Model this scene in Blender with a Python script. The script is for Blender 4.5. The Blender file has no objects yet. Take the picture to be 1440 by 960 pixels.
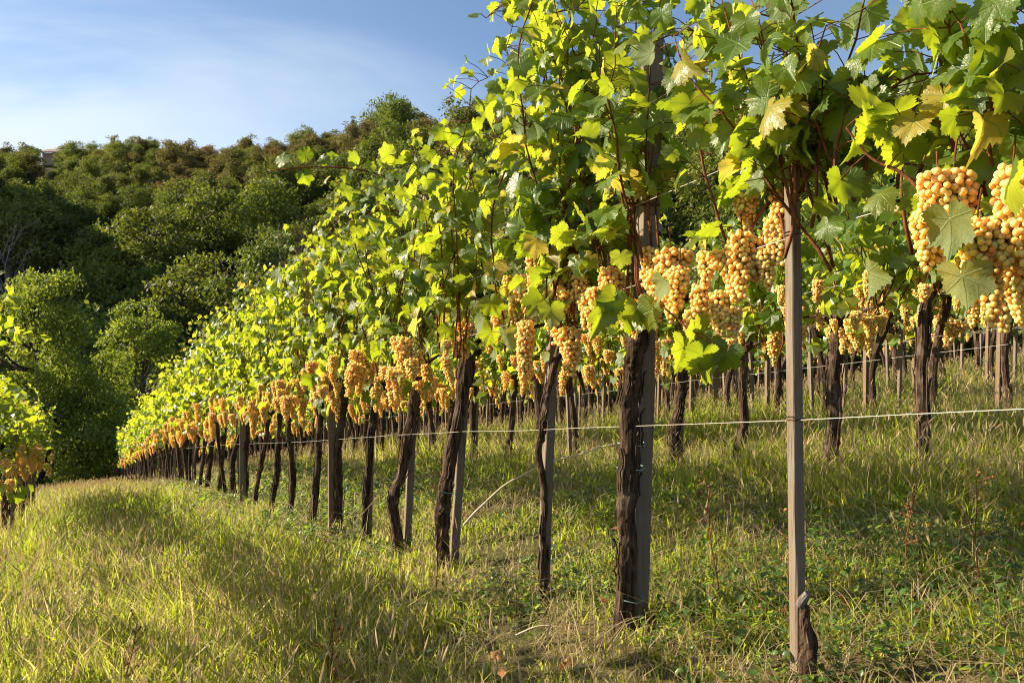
import bpy, math, random
import numpy as np
from mathutils import Vector

# ------------------------------------------------------------------ camera, light
scene = bpy.context.scene
COL = scene.collection
R = math.radians
CAM_Z = 0.9
F = 1120.0                      # focal length in pixels of a 1440 px wide picture

cam_d = bpy.data.cameras.new("camera")
cam_d.lens = 28.0
cam_d.sensor_width = 36.0
cam_d.clip_start = 0.05
cam_d.clip_end = 3000
cam = bpy.data.objects.new("camera", cam_d)
cam.location = (0, 0, CAM_Z)
cam.rotation_euler = (R(90), 0, 0)
COL.objects.link(cam)
scene.camera = cam

SUN_EL = R(28)
SUN_H = Vector((-0.97, 0.20, 0)).normalized()
SUN = Vector((SUN_H.x * math.cos(SUN_EL), SUN_H.y * math.cos(SUN_EL), math.sin(SUN_EL)))
sun_d = bpy.data.lights.new("sun", 'SUN')
sun_d.energy = 5.0
sun_d.angle = R(0.5)
sun_d.color = (1.0, 0.84, 0.62)
sun = bpy.data.objects.new("sun", sun_d)
sun.rotation_euler = SUN.to_track_quat('Z', 'Y').to_euler()
sun.location = (-20, 10, 30)
COL.objects.link(sun)

w = bpy.data.worlds.new("World")
scene.world = w
w.use_nodes = True
nt = w.node_tree
nt.nodes.clear()
wo = nt.nodes.new('ShaderNodeOutputWorld')
bg = nt.nodes.new('ShaderNodeBackground')
sky = nt.nodes.new('ShaderNodeTexSky')
sky.sky_type = 'NISHITA'
sky.sun_disc = False
sky.sun_elevation = SUN_EL
sky.sun_rotation = math.atan2(SUN_H.x, SUN_H.y)
sky.altitude = 200
sky.air_density = 1.0
sky.dust_density = 0.25
sky.ozone_density = 3.0
bg.inputs['Strength'].default_value = 0.060
# thin cirrus: noise over the direction of view, spread on a plane high above
tc = nt.nodes.new('ShaderNodeTexCoord')
sep = nt.nodes.new('ShaderNodeSeparateXYZ')
nt.links.new(tc.outputs['Generated'], sep.inputs[0])
def wmath(op, a, b=None, c=None):
    n = nt.nodes.new('ShaderNodeMath'); n.operation = op
    for i, v in enumerate((a, b, c)):
        if v is None: continue
        if isinstance(v, (int, float)): n.inputs[i].default_value = v
        else: nt.links.new(v, n.inputs[i])
    return n.outputs[0]
zz = wmath('ADD', wmath('MAXIMUM', sep.outputs[2], 0.0), 0.12)
cx = wmath('DIVIDE', sep.outputs[0], zz)
cy = wmath('DIVIDE', sep.outputs[1], zz)
comb = nt.nodes.new('ShaderNodeCombineXYZ')
nt.links.new(cx, comb.inputs[0]); nt.links.new(cy, comb.inputs[1])
no = nt.nodes.new('ShaderNodeTexNoise')
no.inputs['Scale'].default_value = 0.75
no.inputs['Detail'].default_value = 7
no.inputs['Roughness'].default_value = 0.55
no.inputs['Distortion'].default_value = 0.6
mp = nt.nodes.new('ShaderNodeMapping')
mp.inputs['Location'].default_value = (3.1, 1.4, 0)
mp.inputs['Scale'].default_value = (0.55, 1.0, 1)
nt.links.new(comb.outputs[0], mp.inputs[0]); nt.links.new(mp.outputs[0], no.inputs['Vector'])
mr = nt.nodes.new('ShaderNodeMapRange')
mr.interpolation_type = 'SMOOTHSTEP'
mr.inputs['From Min'].default_value = 0.40
mr.inputs['From Max'].default_value = 0.66
nt.links.new(no.outputs['Fac'], mr.inputs['Value'])
# thicker towards the west (left), where the photograph has its veil
lf = nt.nodes.new('ShaderNodeMapRange')
lf.inputs['From Min'].default_value = 0.05
lf.inputs['From Max'].default_value = -0.65
lf.inputs['To Min'].default_value = 0.10
lf.inputs['To Max'].default_value = 0.9
nt.links.new(sep.outputs[0], lf.inputs['Value'])
cl = wmath('MULTIPLY', mr.outputs[0], lf.outputs[0])
cl = wmath('ADD', wmath('MULTIPLY', cl, 0.95), wmath('MULTIPLY', lf.outputs[0], 0.13))
mix = nt.nodes.new('ShaderNodeMixRGB')
mix.inputs['Color2'].default_value = (5.9, 6.5, 7.1, 1)
nt.links.new(cl, mix.inputs['Fac'])
nt.links.new(sky.outputs[0], mix.inputs['Color1'])
nt.links.new(mix.outputs[0], bg.inputs['Color'])
nt.links.new(bg.outputs[0], wo.inputs[0])

scene.view_settings.view_transform = 'Standard'
scene.view_settings.look = 'None'
scene.view_settings.exposure = 1.42
scene.view_settings.gamma = 1.0
scene.render.engine = 'CYCLES'
cy_ = scene.cycles
cy_.max_bounces = 7
cy_.diffuse_bounces = 3
cy_.glossy_bounces = 2
cy_.transmission_bounces = 5
cy_.transparent_max_bounces = 6
cy_.caustics_reflective = False
cy_.caustics_refractive = False
cy_.sample_clamp_indirect = 4.0
cy_.use_denoising = True
cy_.filter_width = 1.1
try:
    cy_.denoiser = 'OPENIMAGEDENOISE'
    cy_.denoising_input_passes = 'RGB_ALBEDO_NORMAL'
except Exception:
    pass

rng = np.random.default_rng(7)
random.seed(7)

# ------------------------------------------------------------------ helpers
def link(o, parent=None):
    COL.objects.link(o)
    if parent is not None:
        o.parent = parent
    return o

def make_mesh(name, V, T, mats, attrs=None, smooth=False, midx=None):
    """triangle mesh out of numpy arrays; attrs = {name: (N,3) or (N,4) per-vertex data}"""
    V = np.ascontiguousarray(V, dtype=np.float32); T = np.ascontiguousarray(T, dtype=np.int32)
    me = bpy.data.meshes.new(name)
    me.vertices.add(len(V)); me.vertices.foreach_set('co', V.ravel())
    me.loops.add(T.size); me.loops.foreach_set('vertex_index', T.ravel())
    me.polygons.add(len(T))
    me.polygons.foreach_set('loop_start', np.arange(0, T.size, 3, dtype=np.int32))
    me.polygons.foreach_set('loop_total', np.full(len(T), 3, dtype=np.int32))
    if midx is not None:
        me.polygons.foreach_set('material_index', np.ascontiguousarray(midx, dtype=np.int32))
    me.polygons.foreach_set('use_smooth', np.full(len(T), bool(smooth)))
    for k, a in (attrs or {}).items():
        at = me.attributes.new(k, 'FLOAT_VECTOR', 'POINT')
        at.data.foreach_set('vector', np.ascontiguousarray(a, dtype=np.float32).ravel())
    for m in (mats if isinstance(mats, (list, tuple)) else [mats]):
        me.materials.append(m)
    me.update()
    return me

def mobj(name, me, parent=None, loc=None):
    o = bpy.data.objects.new(name, me)
    if loc is not None: o.location = loc
    return link(o, parent)

def thing(name, label, cat, loc=(0, 0, 0), group=None, rz=0.0):
    o = bpy.data.objects.new(name, None)
    o.empty_display_size = 0.1
    o.location = loc; o.rotation_euler = (0, 0, rz)
    link(o)
    return tag(o, label, cat, group)

def tag(o, label=None, cat=None, group=None, kind=None):
    if label: o['label'] = label
    if cat: o['category'] = cat
    if group: o['group'] = group
    if kind: o['kind'] = kind
    return o

class Buf:
    """collects triangles of several pieces"""
    def __init__(s): s.V = []; s.T = []; s.A = {}; s.n = 0; s.M = []
    def add(s, V, T, mi=0, **attrs):
        s.V.append(V); s.T.append(np.asarray(T) + s.n); s.n += len(V); s.M.append(np.full(len(T), mi))
        for k, a in attrs.items(): s.A.setdefault(k, []).append(a)
    def mesh(s, name, mats, smooth=False):
        A = {k: np.concatenate(v) for k, v in s.A.items()}
        return make_mesh(name, np.concatenate(s.V), np.concatenate(s.T), mats, A, smooth, np.concatenate(s.M))

def unit(a):
    return a / np.maximum(np.linalg.norm(a, axis=-1, keepdims=True), 1e-9)

def tube(P, rad, sides=6, ridge=0.0, twist=3.0, seed=0, cap=True, lump=0.0):
    P = np.asarray(P, float); n = len(P)
    rad = np.broadcast_to(np.asarray(rad, float), (n,))
    D = np.gradient(P, axis=0); D = unit(D)
    ref = np.array([0.31, 0.95, 0.05]) if abs(D[0][1]) < 0.8 else np.array([1.0, 0, 0.1])
    V = []; r = np.random.default_rng(seed)
    ph = r.uniform(0, 6.28, 6)
    th = np.arange(sides) / sides * 2 * math.pi
    for i in range(n):
        X = ref - D[i] * ref.dot(D[i]); X /= np.linalg.norm(X); ref = X
        Y = np.cross(D[i], X)
        t = i / max(n - 1, 1)
        k = 1.0
        if ridge:
            k = (1 + ridge * (np.sin(4 * th + twist * t * 6 + ph[0]) * .6 + np.sin(7 * th - twist * t * 9 + ph[1]) * .45
                 + np.sin(11 * th + twist * t * 17 + ph[2]) * .35) + r.uniform(-ridge * .6, ridge * .6, sides))
        if lump:
            k = k + lump * (math.sin(t * 9 + ph[3]) * .5 + math.sin(t * 23 + ph[4]) * .5)
        rr = rad[i] * k
        V.append(P[i] + (np.cos(th) * rr)[:, None] * X + (np.sin(th) * rr)[:, None] * Y)
    V = np.concatenate(V)
    T = []
    for i in range(n - 1):
        for j in range(sides):
            a = i * sides + j; b = i * sides + (j + 1) % sides
            T += [(a, b, b + sides), (a, b + sides, a + sides)]
    if cap:
        V = np.vstack([V, P[:1], P[-1:]]); c0 = len(V) - 2; c1 = len(V) - 1
        for j in range(sides):
            T.append((c0, (j + 1) % sides, j)); T.append((c1, (n - 1) * sides + j, (n - 1) * sides + (j + 1) % sides))
    return V, np.array(T)

def spline(pts, n):
    """Catmull-Rom through the points"""
    p = np.asarray(pts, float)
    p = np.vstack([2 * p[0] - p[1], p, 2 * p[-1] - p[-2]])
    out = []
    m = len(p) - 3
    for t in np.linspace(0, m - 1e-6, n):
        i = int(t); u = t - i
        a, b, c, d = p[i:i + 4]
        out.append(.5 * ((2 * b) + (-a + c) * u + (2 * a - 5 * b + 4 * c - d) * u * u + (-a + 3 * b - 3 * c + d) * u ** 3))
    return np.array(out)

def box(sx, sy, z0, z1, bev=0.003, seed=0, rough=0.0015, segs=10, lean=(0, 0), chamfer=0.0):
    """weathered square timber: bevelled corners, slightly uneven edges"""
    r = np.random.default_rng(seed)
    hx, hy = sx / 2, sy / 2; b = bev
    ring = np.array([(-hx + b, -hy), (hx - b, -hy), (hx, -hy + b), (hx, hy - b), (hx - b, hy), (-hx + b, hy), (-hx, hy - b), (-hx, -hy + b)])
    V = []
    zs = np.linspace(z0, z1, segs)
    wob = np.cumsum(r.normal(0, rough * .6, (segs, 2)), axis=0)
    for i, z in enumerate(zs):
        t = (z - z0) / (z1 - z0)
        pts = ring + r.normal(0, rough * .4, ring.shape) + wob[i] + np.array(lean) * t
        V += [(p[0], p[1], z + (chamfer * p[0] / hx if i == segs - 1 else 0)) for p in pts]
    T = []
    for i in range(segs - 1):
        for j in range(8):
            a = i * 8 + j; c = i * 8 + (j + 1) % 8
            T += [(a, c, c + 8), (a, c + 8, a + 8)]
    n = len(V)
    top = np.mean(np.array(V[-8:]), axis=0); bot = np.mean(np.array(V[:8]), axis=0)
    V += [tuple(top), tuple(bot)]
    for j in range(8):
        T.append((n, n - 8 + j, n - 8 + (j + 1) % 8)); T.append((n + 1, (j + 1) % 8, j))
    return np.array(V), np.array(T)

# smooth value noise in 2-D
_tab = np.random.default_rng(3).random((64, 64))
def vnoise(x, y):
    x = np.asarray(x, float); y = np.asarray(y, float)
    xi = np.floor(x).astype(int); yi = np.floor(y).astype(int)
    fx = x - xi; fy = y - yi
    fx = fx * fx * (3 - 2 * fx); fy = fy * fy * (3 - 2 * fy)
    g = lambda i, j: _tab[i % 64, j % 64]
    return (g(xi, yi) * (1 - fx) + g(xi + 1, yi) * fx) * (1 - fy) + (g(xi, yi + 1) * (1 - fx) + g(xi + 1, yi + 1) * fx) * fy
def fnoise(x, y):
    return (vnoise(x, y) + .5 * vnoise(x * 2.1 + 9, y * 2.1 + 4) + .25 * vnoise(x * 4.3 + 3, y * 4.3 + 7)) / 1.75

# ------------------------------------------------------------------ ground shape
KS = 0.5375                                 # rows run along (-KS, 1)
GA = np.array([-60, -12, -4, -0.8, -0.2, 0.3, 0.9, 1.7, 4.2, 6.7, 20, 40, 80, 400])
GG = np.array([-8., -3.3, -1.7, -0.90, -0.83, -0.79, -0.71, -0.56, -0.15, 0.26, 1.98, 3.8, 6.0, 8.0])
RX = np.array([-2000, 0, 120, 200, 330, 430, 550, 620, 680, 760, 900, 1200, 1440, 3400])
RY = np.array([238, 232, 226, 222, 232, 214, 196, 204, 186, 190, 180, 165, 155, 150])
def drop(Y):
    return np.interp(Y, [9, 14, 19, 25, 30, 47, 64], [0, .05, .26, .50, .72, 1.35, 1.9])
def smooth01(t):
    t = np.clip(t, 0, 1); return t * t * (3 - 2 * t)
def ground(X, Y, micro=True):
    X = np.asarray(X, float); Y = np.asarray(Y, float)
    a = X + KS * Y
    yc = np.clip(Y, -50, 64)
    ac = X + KS * yc
    z = CAM_Z - 0.1375 * yc + np.interp(ac, GA, GG) - drop(yc)
    z = z
    ximg = 720 + F * X / np.maximum(Y, 60)
    ridge = CAM_Z + (480 - np.interp(ximg, RX, RY)) / F * 150
    s = np.clip((Y - 60) / 92, 0, 1)
    s = s * s * (3 - 2 * s) * .55 + s * .45
    z = z * (1 - s) + ridge * s
    # unseen spur added far left, shaped to keep the wood's foot in shade
    wsp = smooth01((-84 - X) / 28) * smooth01((Y - 62) / 12) * smooth01((140 - Y) / 14)
    z = z + wsp * np.clip(47 - z, 0, None)
    if micro:
        near = np.clip(1.3 - Y / 40, 0, 1)
        z = z + near * (0.05 * (fnoise(X * .9 + 5, Y * .9) - .5) + .025 * (fnoise(X * 3.3, Y * 3.3 + 8) - .5)) + 1.2 * s * (fnoise(X * .07, Y * .07) - .5)
    return z
def gz(x, y): return float(ground(np.array([x]), np.array([y]))[0])

def pix(x, y, Y):
    """world point seen at photo pixel (x, y) at depth Y; used once to survey real positions"""
    return np.array([(x - 720) / F * Y, Y, CAM_Z + (480 - y) / F * Y])

# ------------------------------------------------------------------ materials
def new_mat(name):
    m = bpy.data.materials.new(name); m.use_nodes = True
    m.node_tree.nodes.clear()
    return m, NT(m.node_tree)
class NT:
    def __init__(s, nt): s.nt = nt
    def n(s, t, **kw):
        x = s.nt.nodes.new(t)
        for k, v in kw.items():
            if hasattr(x, k): setattr(x, k, v)
            else:
                s.set(x.inputs[k.replace('_', ' ')], v)
        return x
    def set(s, inp, v):
        if isinstance(v, bpy.types.NodeSocket): s.nt.links.new(v, inp)
        else: inp.default_value = v
    def m(s, op, a, b=0.0, c=None, clamp=False):
        x = s.nt.nodes.new('ShaderNodeMath'); x.operation = op; x.use_clamp = clamp
        s.set(x.inputs[0], a); s.set(x.inputs[1], b)
        if c is not None: s.set(x.inputs[2], c)
        return x.outputs[0]
    def mix(s, f, a, b, mode='MIX'):
        x = s.nt.nodes.new('ShaderNodeMixRGB'); x.blend_type = mode
        s.set(x.inputs[0], f)
        for i, v in ((1, a), (2, b)):
            s.set(x.inputs[i], (*v, 1) if isinstance(v, tuple) and len(v) == 3 else v)
        return x.outputs[0]
    def noise(s, scale, vec=None, detail=3, rough=.55, out='Fac', dist=0.0):
        x = s.nt.nodes.new('ShaderNodeTexNoise')
        x.inputs['Scale'].default_value = scale; x.inputs['Detail'].default_value = detail; x.inputs['Roughness'].default_value = rough
        x.inputs['Distortion'].default_value = dist
        if vec is not None: s.set(x.inputs['Vector'], vec)
        return x.outputs[out]
    def ramp(s, f, lo, hi, a=0.0, b=1.0):
        x = s.nt.nodes.new('ShaderNodeMapRange'); x.interpolation_type = 'SMOOTHSTEP'
        s.set(x.inputs['Value'], f)
        x.inputs['From Min'].default_value = lo; x.inputs['From Max'].default_value = hi
        x.inputs['To Min'].default_value = a; x.inputs['To Max'].default_value = b
        return x.outputs[0]
    def attr(s, name):
        x = s.nt.nodes.new('ShaderNodeAttribute'); x.attribute_name = name; return x
    def pos(s):
        return s.nt.nodes.new('ShaderNodeNewGeometry').outputs['Position']
    def out(s, sh):
        o = s.nt.nodes.new('ShaderNodeOutputMaterial'); s.set(o.inputs[0], sh)
    def principled(s, col, rough=.6, spec=.5, **kw):
        p = s.nt.nodes.new('ShaderNodeBsdfPrincipled')
        s.set(p.inputs['Base Color'], (*col, 1) if isinstance(col, tuple) and len(col) == 3 else col)
        s.set(p.inputs['Roughness'], rough); s.set(p.inputs['Specular IOR Level'], spec)
        for k, v in kw.items(): s.set(p.inputs[k.replace('_', ' ')], v)
        return p
    def bump(s, h, strength=.5, dist=.01):
        b = s.nt.nodes.new('ShaderNodeBump'); b.inputs['Strength'].default_value = strength; b.inputs['Distance'].default_value = dist
        s.set(b.inputs['Height'], h); return b.outputs[0]
    def sepxyz(s, v):
        x = s.nt.nodes.new('ShaderNodeSeparateXYZ'); s.set(x.inputs[0], v); return x.outputs

# vine leaf: glossy dark upper side, pale felted under side, yellow-green when the sun shines through
def leaf_material(name, detail=True):
    m, N = new_mat(name)
    c = N.attr('rnd').outputs['Vector']; r = N.sepxyz(c)      # r: hue, g: yellowing, b: rust
    geo = N.n('ShaderNodeNewGeometry')
    back = geo.outputs['Backfacing']
    topc = N.mix(r[0], (0.045, 0.095, 0.012), (0.105, 0.180, 0.020))
    topc = N.mix(N.ramp(r[1], .90, 1.0), topc, (0.36, 0.30, 0.04))
    under = N.mix(r[0], (0.13, 0.20, 0.07), (0.21, 0.28, 0.12))
    tra = N.mix(r[0], (0.34, 0.47, 0.012), (0.64, 0.71, 0.03))
    tra = N.mix(N.ramp(r[1], .86, 1.0), tra, (0.85, 0.66, 0.10))
    if detail:
        uv = N.sepxyz(N.attr('luv').outputs['Vector'])
        ax = N.m('ABSOLUTE', uv[0]); y = uv[1]
        rr = N.m('SQRT', N.m('ADD', N.m('MULTIPLY', ax, ax), N.m('MULTIPLY', y, y)))
        dmin = None
        for t in (0, 50, 103):
            ca, sa = math.cos(R(t)), math.sin(R(t))
            d = N.m('ABSOLUTE', N.m('SUBTRACT', N.m('MULTIPLY', ax, ca), N.m('MULTIPLY', y, sa)))
            # only on the outgoing side of the ray
            al = N.m('ADD', N.m('MULTIPLY', ax, sa), N.m('MULTIPLY', y, ca))
            d = N.m('ADD', d, N.m('MULTIPLY', N.m('LESS_THAN', al, 0.0), 9.0))
            dmin = d if dmin is None else N.m('MINIMUM', dmin, d)
        vein = N.ramp(dmin, 0.012, 0.032, 1, 0)
        # side veins: waves that leave the main veins
        sv = N.m('SINE', N.m('MULTIPLY', N.m('SUBTRACT', rr, N.m('MULTIPLY', dmin, 1.1)), 38.0))
        svm = N.m('MULTIPLY', N.ramp(sv, .86, 1.0), .45)
        vein = N.m('MAXIMUM', vein, svm)
        topc = N.mix(N.m('MULTIPLY', vein, .55), topc, (0.20, 0.28, 0.07))
        tra = N.mix(N.m('MULTIPLY', vein, .5), tra, (0.22, 0.36, 0.02))
        edge = N.noise(9.0, N.attr('luv').outputs['Vector'], 3)
        rust = N.m('MULTIPLY', N.ramp(N.m('ADD', N.m('MULTIPLY', rr, .6), edge), .95, 1.15), N.ramp(r[2], .72, 1.0))
        spots = N.m('MULTIPLY', N.ramp(N.noise(5.5, N.attr('luv').outputs['Vector'], 2), .66, .74), N.ramp(r[2], .45, .8))
        rust = N.m('MAXIMUM', rust, N.m('MULTIPLY', spots, .7))
        topc = N.mix(rust, topc, (0.16, 0.06, 0.02)); tra = N.mix(rust, tra, (0.45, 0.17, 0.03))
        bmp = N.bump(N.m('ADD', N.m('MULTIPLY', vein, -1.0), N.m('MULTIPLY', N.noise(14.0, N.attr('luv').outputs['Vector'], 2), .6)), .45, .004)
    col = N.mix(back, topc, under)
    rough = N.m('ADD', N.m('MULTIPLY', back, .30), .36)
    p = N.principled(col, rough, .5)
    if detail: N.set(p.inputs['Normal'], bmp)
    t = N.n('ShaderNodeBsdfTranslucent'); N.set(t.inputs['Color'], tra)
    ms = N.n('ShaderNodeMixShader'); ms.inputs[0].default_value = .47
    N.set(ms.inputs[1], p.outputs[0]); N.set(ms.inputs[2], t.outputs[0])
    N.out(ms.outputs[0]); return m
M_LEAF = leaf_material('vine_leaf')
M_LEAF_FAR = leaf_material('vine_leaf_simple', False)

def simple_leafy(name, a, b, ta, tb, fac=.4, rough=.55, third=None, spec=.35, objvar=False):
    m, N = new_mat(name)
    r = N.sepxyz(N.attr('rnd').outputs['Vector'])
    col = N.mix(r[0], a, b); tr = N.mix(r[0], ta, tb)
    if third:
        f = N.ramp(r[1], third[2], 1.0)
        col = N.mix(f, col, third[0]); tr = N.mix(f, tr, third[1])
    if objvar:
        oi = N.n('ShaderNodeObjectInfo')
        h = N.n('ShaderNodeHueSaturation')
        N.set(h.inputs['Hue'], N.m('ADD', N.m('MULTIPLY', oi.outputs['Random'], .075), .455))
        N.set(h.inputs['Value'], N.m('ADD', N.m('MULTIPLY', N.m('FRACT', N.m('MULTIPLY', oi.outputs['Random'], 7.3)), .75), .62))
        N.set(h.inputs['Color'], col); col = h.outputs[0]
    p = N.principled(col, rough, spec)
    t = N.n('ShaderNodeBsdfTranslucent'); N.set(t.inputs['Color'], tr)
    ms = N.n('ShaderNodeMixShader'); ms.inputs[0].default_value = fac
    N.set(ms.inputs[1], p.outputs[0]); N.set(ms.inputs[2], t.outputs[0])
    N.out(ms.outputs[0]); return m
M_GRASS = simple_leafy('grass_blades', (0.040, 0.070, 0.006), (0.105, 0.130, 0.018), (0.30, 0.47, 0.012), (0.66, 0.72, 0.05), .55, .42,
                       ((0.36, 0.26, 0.13), (0.72, 0.55, 0.26), .6))
M_DRY = simple_leafy('dry_grass', (0.30, 0.23, 0.11), (0.45, 0.36, 0.20), (0.50, 0.40, 0.18), (0.70, 0.58, 0.30), .4, .6)
M_HEAD = simple_leafy('seed_head', (0.42, 0.33, 0.20), (0.58, 0.48, 0.32), (0.74, 0.60, 0.36), (0.90, 0.80, 0.55), .5, .7)
M_WEED = simple_leafy('broad_weeds', (0.035, 0.085, 0.02), (0.08, 0.15, 0.03), (0.24, 0.42, 0.02), (0.48, 0.62, 0.05), .42, .38,
                      ((0.22, 0.22, 0.08), (0.4, 0.4, 0.1), .93), .6)
M_CROWN = simple_leafy('tree_leaves', (0.062, 0.092, 0.016), (0.160, 0.185, 0.034), (0.14, 0.20, 0.015), (0.30, 0.34, 0.03), .3, .6, None, .25, True)
M_ACACIA = simple_leafy('acacia_leaves', (0.080, 0.120, 0.016), (0.165, 0.200, 0.030), (0.26, 0.35, 0.02), (0.44, 0.52, 0.04), .40, .55, None, .3)
M_RUSSET = simple_leafy('russet_leaves', (0.12, 0.085, 0.030), (0.22, 0.14, 0.055), (0.22, 0.15, 0.04), (0.32, 0.20, 0.06), .3, .7, None, .2)
M_OLIVE = simple_leafy('olive_scrub_leaves', (0.085, 0.085, 0.025), (0.17, 0.145, 0.045), (0.16, 0.16, 0.03), (0.28, 0.25, 0.05), .3, .7, None, .2, True)
M_FALLEN = simple_leafy('fallen_leaves', (0.16, 0.055, 0.02), (0.42, 0.22, 0.08), (0.3, 0.1, 0.03), (0.5, 0.3, 0.1), .2, .6)

def bark(name, c0, c1, scale=30, grey=None, st=0.9):
    m, N = new_mat(name)
    tcn = N.n('ShaderNodeTexCoord'); mp = N.n('ShaderNodeMapping'); mp.inputs['Scale'].default_value = (1, 1, .13)
    N.set(mp.inputs[0], tcn.outputs['Object'])
    n1 = N.noise(scale * 2.2, mp.outputs[0], 6, .65, dist=.8)
    n2 = N.noise(scale * .4, tcn.outputs['Object'], 3)
    col = N.mix(N.ramp(n1, .35, .68), c0, c1)
    if grey: col = N.mix(N.m('MULTIPLY', N.ramp(n2, .5, .72), .6), col, grey)
    oi = N.n('ShaderNodeObjectInfo'); hs = N.n('ShaderNodeHueSaturation'); N.set(hs.inputs['Value'], N.m('ADD', N.m('MULTIPLY', oi.outputs['Random'], .6), .7)); N.set(hs.inputs['Color'], col); col = hs.outputs[0]
    p = N.principled(col, .92, .15)
    N.set(p.inputs['Normal'], N.bump(n1, st, .012)); N.out(p.outputs[0]); return m
M_BARK = bark('vine_bark', (0.016, 0.010, 0.007), (0.125, 0.078, 0.050), 30, (0.17, 0.13, 0.105), st=1.0)
M_TBARK = bark('tree_bark', (0.05, 0.04, 0.03), (0.16, 0.13, 0.10), 4)
M_DEAD = bark('bare_branch', (0.16, 0.13, 0.11), (0.34, 0.29, 0.25), 6)
M_CANE = bark('cane_bark', (0.10, 0.034, 0.014), (0.24, 0.095, 0.04), 50, st=.3)
M_DRYCANE = bark('dry_cane_bark', (0.42, 0.33, 0.20), (0.62, 0.50, 0.33), 40, st=.3)

def timber(name, c0, c1, c2):
    m, N = new_mat(name)
    tcn = N.n('ShaderNodeTexCoord'); mp = N.n('ShaderNodeMapping'); mp.inputs['Scale'].default_value = (1, 1, .04)
    N.set(mp.inputs[0], tcn.outputs['Object'])
    g = N.noise(110, mp.outputs[0], 6, .7, dist=.4)
    g2 = N.noise(7, tcn.outputs['Object'], 3)
    mp2 = N.n('ShaderNodeMapping'); mp2.inputs['Scale'].default_value = (1, 1, .015); N.set(mp2.inputs[0], tcn.outputs['Object'])
    crack = N.ramp(N.noise(170, mp2.outputs[0], 3), .30, .38, 1, 0)
    col = N.mix(g, c0, c1); col = N.mix(N.m('MULTIPLY', N.ramp(g2, .45, .7), .6), col, c2)
    knot = N.ramp(N.noise(16, tcn.outputs['Object'], 1), .72, .78)
    col = N.mix(N.m('MULTIPLY', knot, .6), col, (0.09, 0.055, 0.03))
    col = N.mix(N.m('MULTIPLY', crack, .6), col, (0.04, 0.03, 0.02))
    p = N.principled(col, .85, .2)
    N.set(p.inputs['Normal'], N.bump(N.m('SUBTRACT', g, crack), .55, .004)); N.out(p.outputs[0]); return m
M_WOOD = timber('weathered_wood', (0.075, 0.055, 0.040), (0.30, 0.235, 0.175), (0.20, 0.185, 0.17))
M_WOODD = timber('dark_wood', (0.11, 0.075, 0.045), (0.25, 0.18, 0.12), (0.17, 0.14, 0.12))

def grape_mat():
    m, N = new_mat('grape_skin')
    r = N.sepxyz(N.attr('rnd').outputs['Vector'])
    col = N.mix(r[0], (0.82, 0.41, 0.13), (0.86, 0.53, 0.21))
    col = N.mix(N.ramp(r[1], .86, 1.0), col, (0.55, 0.22, 0.07))
    col = N.mix(N.ramp(r[2], .8, 1.0), col, (0.74, 0.66, 0.24))
    tcn = N.n('ShaderNodeTexCoord')
    sp = N.ramp(N.noise(260, tcn.outputs['Object'], 2), .66, .74)
    col = N.mix(N.m('MULTIPLY', sp, .5), col, (0.38, 0.16, 0.05))
    bloom = N.noise(90, tcn.outputs['Object'], 3)
    p = N.principled(col, N.m('ADD', N.m('MULTIPLY', bloom, .35), .36), .22)
    N.set(p.inputs['Subsurface Weight'], 1.0)
    p.inputs['Subsurface Radius'].default_value = (1.0, .62, .16)
    p.inputs['Subsurface Scale'].default_value = .028
    N.out(p.outputs[0]); return m
M_GRAPE = grape_mat()

def plain(name, col, rough=.5, metal=0.0, bumpy=0):
    m, N = new_mat(name)
    n = N.noise(60, N.n('ShaderNodeTexCoord').outputs['Object'], 3)
    c = N.mix(n, tuple(x * .72 for x in col), tuple(min(1, x * 1.18) for x in col))
    p = N.principled(c, rough, .4); p.inputs['Metallic'].default_value = metal
    N.out(p.outputs[0]); return m
M_WIRE = plain('galvanised_wire', (0.42, 0.39, 0.33), .5, .25)
M_RUST = plain('rusty_iron', (0.09, 0.05, 0.035), .75, .4)
M_TIE = plain('plastic_tie', (0.22, 0.33, 0.31), .6)
M_STUCCO = plain('pink_stucco', (0.62, 0.42, 0.34), .9)
M_TILE = plain('roof_tiles', (0.22, 0.15, 0.13), .85)
M_CUT = bark('cut_wood_face', (0.12, 0.10, 0.09), (0.30, 0.27, 0.25), 20)

def ground_mat():
    m, N = new_mat('soil_and_turf')
    P = N.pos()
    n1 = N.noise(.9, P, 5); n2 = N.noise(9, P, 6, .65); n3 = N.noise(45, P, 4, .7)
    soil = N.mix(n2, (0.045, 0.030, 0.018), (0.135, 0.095, 0.055))
    litter = N.mix(n3, (0.06, 0.042, 0.022), (0.22, 0.17, 0.09))
    green = N.mix(n3, (0.03, 0.045, 0.012), (0.085, 0.105, 0.028))
    col = N.mix(N.ramp(n2, .42, .62), soil, litter)
    col = N.mix(N.m('MULTIPLY', N.ramp(n1, .38, .62), .75), col, green)
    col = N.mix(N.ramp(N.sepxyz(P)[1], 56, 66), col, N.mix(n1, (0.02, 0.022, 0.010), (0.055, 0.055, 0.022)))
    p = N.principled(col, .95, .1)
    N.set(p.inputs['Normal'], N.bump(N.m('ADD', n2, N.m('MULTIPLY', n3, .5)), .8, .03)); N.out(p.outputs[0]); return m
M_GROUND = ground_mat()

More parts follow.
